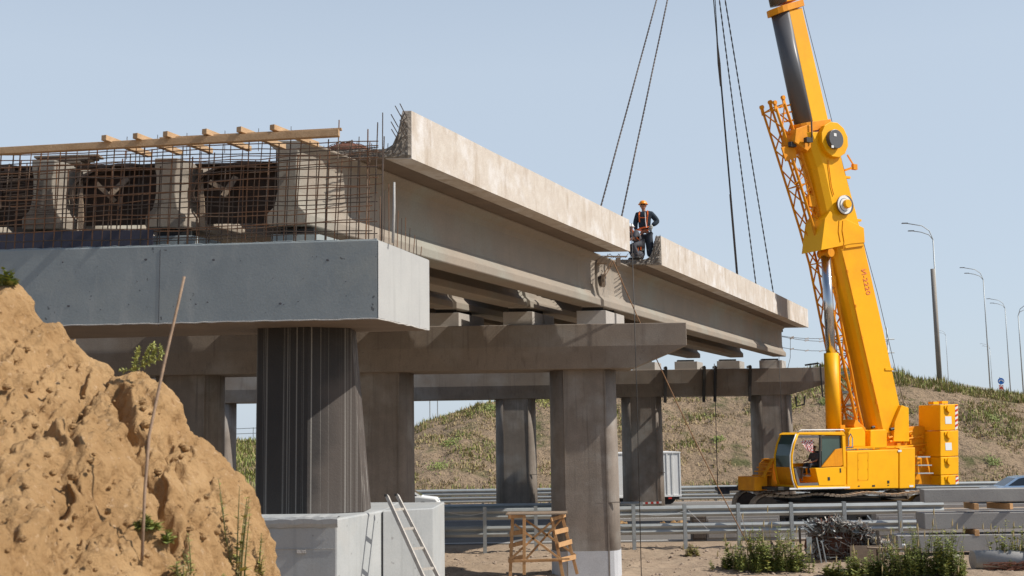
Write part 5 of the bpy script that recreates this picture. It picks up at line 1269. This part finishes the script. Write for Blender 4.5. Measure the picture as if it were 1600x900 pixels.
# ------------------------------------------------------------------ precast beams, right
for i, (x0, ya, yb, Yf, dp, lb) in enumerate(((1443, 765, 785.5, 38.3, .55, 'top precast concrete beam of the stack at the right edge'), (1444, 802, 827.5, 38.3, .95, 'middle precast concrete beam of the stack at the right edge'), (1402, 837, 863, 38.2, 1.0, 'lowest long precast concrete beam of the right stack, behind the weeds'))):
    A = at(x0, ya, Yf); A1 = at(x0, yb, Yf); X1 = A.x+6.5
    o = MB(); o.prism([(A.x, Yf, A.z), (X1, Yf-.1, A.z-.01), (X1, Yf-.1, A1.z-.01), (A.x, Yf, A1.z)], (.05, dp, 0)); b = obj('precast_beam', o, M_PRECAST, bev=.02); tag(b, lb, 'concrete beam', 'stacked precast beams')
A = at(1430, 868, 38.2); m = MB(); m.prism([(A.x, 38.4, 0), (A.x+6, 38.3, 0), (A.x+6, 38.3, .10), (A.x, 38.4, .10)], (0, .8, 0)); tag(obj('precast_slab', m, M_PRECAST, bev=.01), 'thin concrete slab lying on the ground under the beam stack', 'concrete slab')
for i, (px, py, lb) in enumerate(((1522, 791, 'wooden spacer block between the top and middle beams'), (1567, 791, 'second wooden spacer under the top beam, nearer the right edge'), (1523, 832, 'wooden spacer block between the middle and lowest beams'), (1536, 865, 'pale wooden spacer under the lowest beam'))):
    q = at(px, py, 38.35); m = MB(); m.box(q+Vector((0, .25, 0)), (.15, .9, .19), rz=(.5 if i == 1 else 0)); tag(obj('wooden_spacer', m, M_WOODO, bev=.01), lb, 'spacer', 'wooden spacers in the beam stack')
# concrete pipe and clutter bottom right
o = thing('concrete_pipe', tuple(atz(1550, 899, 0)), 'grey concrete pipe lying at the bottom right corner', 'pipe')
a = at(1520, 883, 35.2); a.z = .27; m = MB(); m.tube(a, a+Vector((3.2, .1, 0)), .27, n=24); pp = obj('barrel', m, M_PIPE, o)
for p in pp.data.polygons: p.use_smooth = len(p.vertices) == 4
m = MB(); m.tube(a+Vector((1.5, .0, .02)), a+Vector((1.62, 0, .02)), .3, n=20); obj('collar', m, M_PIPE, o)
o = thing('rebar_bundle', tuple(atz(1580, 899, 0)), 'heap of rust-red rebar scraps in front of the concrete pipe', 'rebar heap'); m = MB()
for i in range(90):
    q = at(random.uniform(1548, 1640), 893, 34.75); z = random.uniform(.02, .26); l = random.uniform(.1, .35); w = random.uniform(-.5, .5)
    m.tube((q.x-l, 34.7+random.uniform(-.15, .1), z), (q.x+l, 34.7+random.uniform(-.15, .1), z+w*.2), .011, n=4)
obj('bars', m, M_RUSTP, o)
q = at(1597, 866, 35.6); m = MB(); m.ell(q, (.15, .12, .12), 8, 6); m.box(q+Vector((.15, 0, .02)), (.3, .2, .18)); tag(obj('plastic_drum', m, M_ORP, bev=.02), 'orange plastic container at the right edge above the pipe', 'container')
o = thing('block_pile', tuple(atz(1505, 897, 0)), 'small stack of broken slabs left of the concrete pipe', 'slab pile')
for i in range(4):
    q = atz(1507, 897, 0); m = MB(); m.box((q.x+.02*i, 35.2, .06+.11*i), (.5-.06*i, .4, .085), rz=.15*i); obj('slab', m, M_STONE if i == 3 else M_BARK2, o, bev=.01)
# plank bench with stones
o = thing('plank_bench', tuple(atz(1392, 895, 0)), 'weathered plank resting on thin stakes among the weeds', 'plank bench')
a, b = at(1355, 856, 36.3), at(1431, 859, 36.0); m = MB(); m.bar(a, b, .28, .05); m.bar(b-Vector((.25, 0, 0)), b+Vector((.05, -.1, .02)), .25, .03); obj('plank', m, M_WOODG, o)
for p in (a.lerp(b, .2), a.lerp(b, .85)): m = MB(); m.bar(p, Vector((p.x, p.y, -.1)), .04, .04); obj('stake', m, M_RUSTD, o)
q = at(1412, 853, 36.1); m = MB(); m.ell(q, (.08, .07, .07), 8, 6); tag(obj('white_block', m, M_WHITE), 'small white lump standing on the weathered plank', 'block')
# scrap bin
o = thing('scrap_bin', tuple(atz(1320, 888, 0)), 'wire cage bin heaped with tangled grey steel scrap', 'scrap bin')
Yb = 36.9; X0, X1 = at(1266, 850, Yb).x, at(1372, 850, Yb).x; z1 = at(1300, 832, Yb).z
m = MB()
for yy in (Yb, Yb+1.3):
    for z in lin(.15, z1, 6): m.tube((X0, yy, z), (X1, yy, z), .01, n=4)
    for x in lin(X0, X1, 12): m.tube((x, yy, .1), (x, yy, z1), .008, n=4)
obj('mesh_side', m, M_STEELD, o)
for x in (X0, X1):
    for yy in (Yb, Yb+1.3): m = MB(); m.bar((x, yy, -.02), (x, yy, z1+.05), .06, .06); obj('post', m, M_STEELD, o)
m = MB(); m.box(((X0+X1)/2, Yb+.65, .12), (X1-X0, 1.3, .05)); m.box(((X0+X1)/2+.6, Yb-.06, .32), (.9, .03, .5)); obj('floor', m, M_WOODG, o)
core = MB(); rock(((X0+X1)/2+.15, Yb+.75, .55), ((X1-X0)/2+.15, .5, .62), core, 3) if False else core.ell(((X0+X1)/2+.1, Yb+.8, .5), ((X1-X0)/2+.1, .55, .68), 16, 8)
obj('scrap_core', core, M_RUSTP, o)
heap = [MB(), MB(), MB(), MB()]
for i in range(1700):
    x = random.uniform(X0, X1+.45); t = (x-X0)/(X1-X0); top = 1.32*(1-((t-.40)/1.15)**2)-(.15 if t > .9 else 0)+.06*math.sin(t*17)
    z = random.uniform(.15, top) if i < 450 else top-abs(random.gauss(0, .14)); y = Yb+random.uniform(.0, .6)
    if random.random() < .33:
        m = heap[i % 2+2] if random.random() < .3 else heap[i % 2]; R = Matrix.Rotation(random.uniform(0, PI), 3, (random.random(), random.random(), random.random())); s = random.uniform(.08, .26)
        m.box((x, y, z), (s, s*random.uniform(.4, 1), .008), R=R)
    else:
        m = heap[random.choice((0, 0, 1, 1, 2, 3))]; a = Vector((random.gauss(0, 1), random.gauss(0, .6), random.gauss(0, .6))).normalized()*random.uniform(.05, .22); p = Vector((x, y, z))
        if random.random() < .5: m.bar(p-a, p+a, random.uniform(.02, .055), .012)
        else: m.path([p-a, p+Vector((0, 0, .04)), p+a], .007, 4)
for mb_, mt, nm in zip(heap, (M_GALV, M_ALU, M_RUSTP, M_STEELD), ('bright_scrap', 'dull_scrap', 'rusty_scrap', 'dark_scrap')): obj(nm, mb_, mt, o)
m = MB()
for (a, b) in (((1254, 812), (1270, 828)), ((1257, 816), (1272, 824)), ((1252, 822), (1266, 832)), ((1276, 840), (1288, 902)), ((1284, 845), (1295, 898)), ((1355, 805), (1364, 816))): m.bar(at(*a, Yb-.1), at(*b, Yb-.15), .035, .03, up=(0, 1, 0))
obj('long_scrap_strip', m, M_GALV, o)
m = MB(); q = at(1266, 852, Yb-.05); m.box((q.x-.02, Yb-.02, q.z), (.16, .03, .5)); obj('grey_plate', m, M_GALVD, o)
# wooden stakes and rope in the weeds
for i, (a, b, lb) in enumerate((((1191, 826), (1192, 872), 'wooden stake in the weeds left of the scrap bin'), ((1206, 846), (1197, 897), 'dark bent stake leaning beside the wooden stake'), ((1206, 846), (1222, 895), 'dark bent stake splayed to the right'))):
    m = MB(); A, B = at(*a, 36.9), at(*b, 36.7); m.path([A, A.lerp(B, .5)+Vector((.02, 0, 0)), B], .022, 6); tag(obj('stake', m, M_WOODG if i == 0 else M_STEELD), lb, 'stake')
m = MB(); A = at(1205, 846, 36.8); B = at(1262, 838, 40.5); m.bar(A, at(1235, 845, 38), .05, .05); tag(obj('pale_batten', m, M_WOODG), 'pale batten lying from the weeds towards the guard rail', 'batten')
m = MB(); m.bar(at(1215, 846, 41.0), at(1262, 843, 41.0), .2, .07); tag(obj('pale_plank', m, M_WOODG), 'pale plank lying on the ground below the guard rail', 'plank')
# boxes on the carriageway behind the rail
for i, (px, w, c) in enumerate(((1092, .5, M_STEELD), (1130, 1.3, M_PRECAST), (1185, 1.6, M_PRECAST), (1400, 1.5, M_PRECAST))):
    q = at(px, 812, 45.6); m = MB(); m.box((q.x, 45.9, .45), (w, .6, .9)); m.box((q.x, 45.58, .45), (w*.9, .03, .7)); tag(obj('crate', m, c, bev=.02), 'grey box standing behind the guard rail, %s from the left' % ['first', 'second', 'third', 'fourth'][i], 'box', 'boxes behind the guard rail')
# ------------------------------------------------------------------ spoil, stones
def rock(c, r, m, seed=0):
    n0 = len(m.v); rings = []
    nu, nv = 9, 6
    for j in range(nv+1):
        z = -1+2*j/nv; z = max(-.98, min(.98, z)); q = math.sqrt(1-z*z)
        rings.append([Vector(c)+Vector((q*math.cos(2*PI*k/nu)*r[0], q*math.sin(2*PI*k/nu)*r[1], z*r[2]))*(1+.35*fnoise(k*.9+seed, j*.9, seed)) for k in range(nu)])
    m.loft(rings)
m = MB()
for i in range(1500):
    x = random.uniform(-3, 16); y = random.uniform(34, 44); r = random.choice((.012, .016, .02, .03, .05))*random.uniform(.7, 1.3)
    rock((x, y, gz(x, y)+r*.2), (r, r, r*.7), m, i)
obj('stones', m, M_BARK2, kind='stuff'); bpy.data.objects['stones']['label'] = 'small brown stones and crumbs scattered over the sandy ground'; bpy.data.objects['stones']['category'] = 'stones'
for (px, py, Yd, R, lb) in ((1060, 815, 50, (1.7, .6, .38), 'brown earth heap behind the guard rail near the far column'), (965, 815, 52, (.7, .5, .3), 'small earth heap at the foot of the far column')):
    q = at(px, py, Yd); m = MB(); nx, ny = 40, 16
    for j in range(ny+1):
        for i in range(nx+1):
            u, v = -1+2*i/nx, -1+2*j/ny; d = max(0, 1-u*u-v*v); m.v.append((q.x+u*R[0], Yd+v*R[1], R[2]*d**.6*(1+.5*fnoise(u*5, v*5, px))-.02))
    m.f = [(j*(nx+1)+i, j*(nx+1)+i+1, (j+1)*(nx+1)+i+1, (j+1)*(nx+1)+i) for j in range(ny) for i in range(nx)]
    tag(obj('earth_heap', m, M_MOUND), lb, 'earth heap')
# ------------------------------------------------------------------ vegetation
def blade(m, p, h, lean, w, az=None):
    a = random.uniform(0, 2*PI) if az is None else az; d = Vector((math.cos(a), math.sin(a), 0)); s = Vector((-d.y, d.x, 0))*w
    p = Vector(p); q = p+d*lean*.35+Vector((0, 0, h*.6)); t = p+d*lean+Vector((0, 0, h))
    m.add([p-s, p+s, q+s*.7, q-s*.7, t], [(0, 1, 2, 3), (3, 2, 4)])
def tuft(m, x, y, z, h, n, spread, w):
    for i in range(n):
        blade(m, (x+random.gauss(0, spread), y+random.gauss(0, spread), z-.05), h*random.uniform(.5, 1.1), h*random.uniform(.05, .4), w)
gr = [MB(), MB(), MB()]
def gdens(x, y): return fnoise(x*.22, y*.22, 11, 4)
for i in range(30000):
    x = random.uniform(-34, 47); y = 75.5+17*random.random()**.8; z = hz(x, y); c = (y-75.5)/17
    g = gdens(x, y)+.25*fnoise(x*.9, y*.7, 21, 3); left = x < -9
    if left: k = random.choice((0, 1, 1, 2)); hh = random.uniform(.2, .55)
    elif g > .34 or c > .96: k = random.choice((0, 1, 2, 2, 1)); hh = random.uniform(.12, .42)
    elif g > .0: k = 2 if random.random() < .88 else 1; hh = random.uniform(.08, .3)
    elif random.random() < .12: k = 2; hh = random.uniform(.05, .2)
    else: continue
    for q in range(3): blade(gr[k], (x+random.gauss(0, .15), y+random.gauss(0, .1), z-.04), hh*random.uniform(.6, 1.2), hh*random.uniform(.1, .9), random.uniform(.02, .05))
for i in range(30):      # low bushes on the slope
    x = random.uniform(-8, 45); y = random.uniform(76.5, 91); R_ = random.uniform(.3, .9); k = random.choice((0, 0, 1))
    for q in range(220):
        dx, dy, u = random.gauss(0, R_*.5), random.gauss(0, R_*.5), random.random(); z = hz(x+dx, y+dy)
        p = Vector((x+dx, y+dy, z+u*R_*.55)); e = Vector((random.gauss(0, 1), random.gauss(0, 1), random.gauss(.3, 1))).normalized()*.13; s_ = e.orthogonal().normalized()*.045
        gr[k].add([p, p+e*.5+s_, p+e, p+e*.5-s_], [(0, 1, 2, 3)])
# crest weeds
for i in range(3600):
    x = random.uniform(20, 46) if random.random() < .8 else random.uniform(-14, 4); y = 92+random.uniform(-2.2, 1.2); z = hz(x, y)
    h = random.uniform(.15, .65)*(1.5 if 28 < x < 34 and fnoise(x*.5, 1) > 0 else 1)*(.7+.6*max(0, fnoise(x*.35, 7)+.3))
    for q in range(4): blade(gr[random.choice((0, 1, 2, 2, 2, 1, 1, 1))], (x+random.gauss(0, .08), y, z-.05), h*random.uniform(.6, 1.1), h*random.uniform(.05, .3), random.uniform(.02, .045))
for i in range(7000):     # grassy strip behind the far rail
    x = random.uniform(-35, 45); y = random.uniform(72.6, 76.5); z = max(0, hz(x, y)); h = random.uniform(.15, .45); blade(gr[random.choice((0, 1, 2, 2))], (x, y, z-.02), h, h*.3, .03)
for mb_, mt, nm, lb in zip(gr, (M_LEAF, M_LEAFY, M_STRAW), ('green_grass', 'yellow_grass', 'dry_grass'), ('green grass tufts growing on the embankment', 'yellow-green grass growing on the embankment', 'dry straw-coloured grass on the embankment')):
    o = obj(nm, mb_, mt); o['kind'] = 'stuff'; o['label'] = lb; o['category'] = 'grass'
def weed(x, y, z, h, sp, n, label, leafmat, group, yel=.3, name='weed_clump', dense=1., leaf=.05):
    t = thing(name, (x, y, z), label, 'plant', group); st = MB(); lf = MB(); ly = MB(); sd = MB()
    for i in range(n):
        a = random.uniform(0, 2*PI); r = min(1.9*sp, sp*abs(random.gauss(0, .75))); b = Vector((x+r*math.cos(a), y+r*.6*math.sin(a), z-.05)); hh = h*random.choice((.45, .6, .75, .9, 1.15))*random.uniform(.8, 1.1)*(1-.28*min(1.9, r/sp)**1.3)
        d = Vector((math.cos(a), math.sin(a), 0))*random.uniform(.05, .25)*hh
        pts = [b+d*(t_**1.5)+Vector((0, 0, hh*t_)) for t_ in (0, .35, .7, 1)]
        st.path(pts, [.007, .006, .004, .002], 4, caps=False)
        if name == 'weed_clump' and random.random() < .16:      # a dry seed stalk
            tp = b+d*1.3+Vector((random.uniform(-.1, .1), 0, hh*1.25)); sd.path([b, b+d*.5+Vector((0, 0, hh*.7)), tp], [.006, .005, .004], 4, caps=False)
            sd.path([tp-Vector((0, 0, .12)), tp-Vector((0, 0, .08)), tp, tp+Vector((.02, 0, .10))], [.005, .018, .022, .004], 5)
            continue
        broad = random.random() < .3
        for k in range(int(46*dense*(.5 if broad else 1))):
            t_ = random.uniform(.12, 1.0); p = b+d*(t_**1.5)+Vector((0, 0, hh*t_)); aa = random.uniform(0, 2*PI); l = leaf*random.uniform(.6, 1.6)*(1.3-t_*.7)*(1.5 if broad else 1)
            e = Vector((math.cos(aa), math.sin(aa), random.uniform(-.2, .7))).normalized()*l; s = e.cross(Vector((0, 0, 1))).normalized()*l*(.36 if broad else .22)
            q = p+e*.5+Vector((0, 0, l*.08))
            (ly if random.random() < yel else lf).add([p, q+s, p+e, q-s], [(0, 1, 2, 3)])
    obj('stems', st, M_STEMG, t)
    if sd.f: obj('seed_stalks', sd, M_STRAW, t)
    if lf.f: obj('leaves', lf, leafmat, t)
    if ly.f: obj('pale_leaves', ly, M_LEAFY if leafmat is not M_LEAFY else M_STRAW, t)
    return t
WL = [(1152, 880, .95, .45, 42, 'low pale-topped weed clump at the left end of the weeds'), (1180, 884, 1.35, .5, 70, 'bushy green weeds around the wooden stake'), (1208, 882, 1.3, .4, 45, 'tall yellowish weeds right of the wooden stake'), (1240, 884, 1.15, .4, 50, 'green weeds just left of the scrap bin'), (1300, 888, .55, .3, 18, 'thin yellow weeds in front of the scrap bin'), (1335, 890, .75, .5, 45, 'reddish green weeds before the right half of the scrap bin'), (1378, 888, .8, .45, 50, 'dense low weeds under the weathered plank'), (1412, 890, 1.2, .5, 70, 'green weeds at the right end of the weathered plank'), (1445, 888, 1.5, .5, 80, 'tall leafy weeds in front of the end of the beam stack'), (1480, 890, 1.35, .5, 70, 'green weeds rising before the lowest beam'), (1568, 880, 1.4, .35, 34, 'yellow-flowered tall weeds before the beams near the right edge'), (1592, 880, 1.3, .3, 26, 'thin weeds at the right edge before the beams'), (1080, 862, .55, .3, 14, 'small dry weed alone on the sandy ground')]
for i, (px, py, h, sp, n, lb) in enumerate(WL):
    q = atz(px, py+8, 0); weed(q.x, q.y, gz(q.x, q.y), h*.95, sp, n, lb, M_STRAW if i in (12,) else M_LEAF, 'weeds growing on the building site', yel=(.5, .25, .6, .3, .8, .5, .35, .3, .2, .25, .9, .7, .5)[i], dense=1.5, leaf=.085)
# plants on the mound
def sprig(px, py, Yd, h, n, sp, label, mat, yel, leaf=.03):
    q = at(px, py, Yd); return weed(q.x, q.y, q.z, h, sp, n, label, mat, 'plants on the clay mound', yel=yel, name='wild_plant', leaf=leaf, dense=1.2)
sprig(12, 436, 8.4, .10, 14, .06, 'small green tuft on the upper left crest of the mound', M_LEAF, .2)
sp_ = thing('wild_plant', tuple(at(190, 583, 8.4)), 'yellow-green sprig arching over the ledge of the mound', 'plant', 'plants on the clay mound')
for (path_, ) in (([(185, 580), (205, 578), (228, 570), (246, 562), (254, 552), (249, 540)],), ([(210, 577), (212, 560), (218, 545)],), ([(222, 573), (228, 555), (240, 537)],), ([(232, 568), (240, 555), (243, 545)],)):
    P = [at(*p, 8.3) for p in path_]; m = MB(); m.path(P, .004, 4); obj('stem', m, M_LEAFY, sp_); lf = MB()
    for k in range(130):
        i = random.randrange(len(P)-1); p = P[i].lerp(P[i+1], random.random()); e = Vector((random.gauss(0, 1), random.gauss(0, 1), random.gauss(.4, 1))).normalized()*random.uniform(.015, .035); s = e.orthogonal().normalized()*.006; lf.add([p, p+e*.5+s, p+e, p+e*.5-s], [(0, 1, 2, 3)])
    obj('leaves', lf, M_LEAFY, sp_)
for (px, py, h, n, sp, lb) in ((372, 905, .95, 9, .07, 'tall yellow-green weed standing at the lower right foot of the mound'), (312, 925, .35, 9, .10, 'faint green weeds at the bottom of the mound'), (285, 905, .22, 6, .06, 'low weeds at the bottom left of the tall weed'), (232, 815, .12, 8, .05, 'small grassy tuft beside the foot of the stick'), (262, 835, .08, 5, .05, 'tiny grass tuft on the mound right of the stick'), (405, 900, .3, 6, .05, 'green stems at the right foot of the mound')):
    q = surf(px, min(py, 899)); q2 = at(px, py, q.y)
    weed(q2.x, q2.y-.05, q2.z, h, sp, n, lb, M_LEAF if 'green weeds' in lb or 'tuft' in lb else M_LEAFY, 'plants on the clay mound', yel=.4, name='wild_plant', leaf=.035, dense=.8)
# the stick
A = at(288, 432, 7.0); F_ = surf(222, 862); B = Vector((F_.x, F_.y, F_.z-.05))
P = [A, at(277, 480, 7.0), at(256, 570, A.y+(B.y-A.y)*.33), at(233, 680, A.y+(B.y-A.y)*.6), at(226, 770, A.y+(B.y-A.y)*.8), B]
m = MB(); m.path(P, [.008, .0085, .009, .009, .009, .009], 7); tag(obj('stick', m, M_STICK, smooth=True), 'long bent bare stick standing upright in the clay mound', 'stick')
# loose clods on the mound
m = MB()
for i in range(260):
    px = random.uniform(0, 400); py = random.uniform(470, 895); q = surf(px, py)
    if q.y > 8.2: continue
    r = random.choice((.006, .009, .012, .02, .03))*random.uniform(.6, 1.2); rock((q.x, q.y, q.z+random.uniform(-.01, .02)), (r, r, r*.8), m, i)
o = obj('clods', m, M_MOUND); o['kind'] = 'stuff'; o['label'] = 'loose clay crumbs lying on the mound'; o['category'] = 'clods'
# ------------------------------------------------------------------ light
W_ = bpy.data.worlds.new("World"); SC.world = W_; W_.use_nodes = True; nt = W_.node_tree
bg = nt.nodes['Background']; sky = nt.nodes.new('ShaderNodeTexSky'); sky.sky_type = 'NISHITA'; sky.sun_disc = False
Ld = Vector((1, -.16, 1.0)).normalized(); el = math.asin(Ld.z); az = math.atan2(Ld.x, Ld.y)
sky.sun_elevation = el; sky.sun_rotation = az; sky.altitude = 100; sky.air_density = 1.0; sky.dust_density = .9; sky.ozone_density = 1.5
hz_ = nt.nodes.new('ShaderNodeMix'); hz_.data_type = 'RGBA'; hz_.blend_type = 'MIX'
# pale summer haze low down, thinned overhead and behind the camera to cut fill
tc = nt.nodes.new('ShaderNodeTexCoord'); sx_ = nt.nodes.new('ShaderNodeSeparateXYZ'); nt.links.new(tc.outputs['Generated'], sx_.inputs[0])
r1 = nt.nodes.new('ShaderNodeMapRange'); r1.inputs[1].default_value = .3; r1.inputs[2].default_value = .75; r1.inputs[3].default_value = 1; r1.inputs[4].default_value = .1; nt.links.new(sx_.outputs[2], r1.inputs[0])
r2 = nt.nodes.new('ShaderNodeMapRange'); r2.inputs[1].default_value = -.6; r2.inputs[2].default_value = .6; r2.inputs[3].default_value = .3; r2.inputs[4].default_value = 1; nt.links.new(sx_.outputs[1], r2.inputs[0])
mm_ = nt.nodes.new('ShaderNodeMath'); mm_.operation = 'MULTIPLY'; nt.links.new(r1.outputs[0], mm_.inputs[0]); nt.links.new(r2.outputs[0], mm_.inputs[1])
m2_ = nt.nodes.new('ShaderNodeMath'); m2_.operation = 'MULTIPLY'; nt.links.new(mm_.outputs[0], m2_.inputs[0]); m2_.inputs[1].default_value = .80; nt.links.new(m2_.outputs[0], hz_.inputs[0]); hz_.inputs[7].default_value = (4.95, 5.75, 6.7, 1)
nt.links.new(sky.outputs[0], hz_.inputs[6]); nt.links.new(hz_.outputs[2], bg.inputs[0]); bg.inputs[1].default_value = .115
sl = bpy.data.lights.new('sun', 'SUN'); sl.energy = 4.9; sl.angle = math.radians(.53); sl.color = (1, .945, .86)
so = bpy.data.objects.new('sun', sl); C.objects.link(so); so.rotation_euler = (-Ld).to_track_quat('-Z', 'Y').to_euler(); so.location = (20, -10, 40)
SC.view_settings.view_transform = 'Standard'; SC.view_settings.look = 'None'; SC.view_settings.exposure = 0.08; SC.view_settings.gamma = 1
SC.render.engine = 'CYCLES'
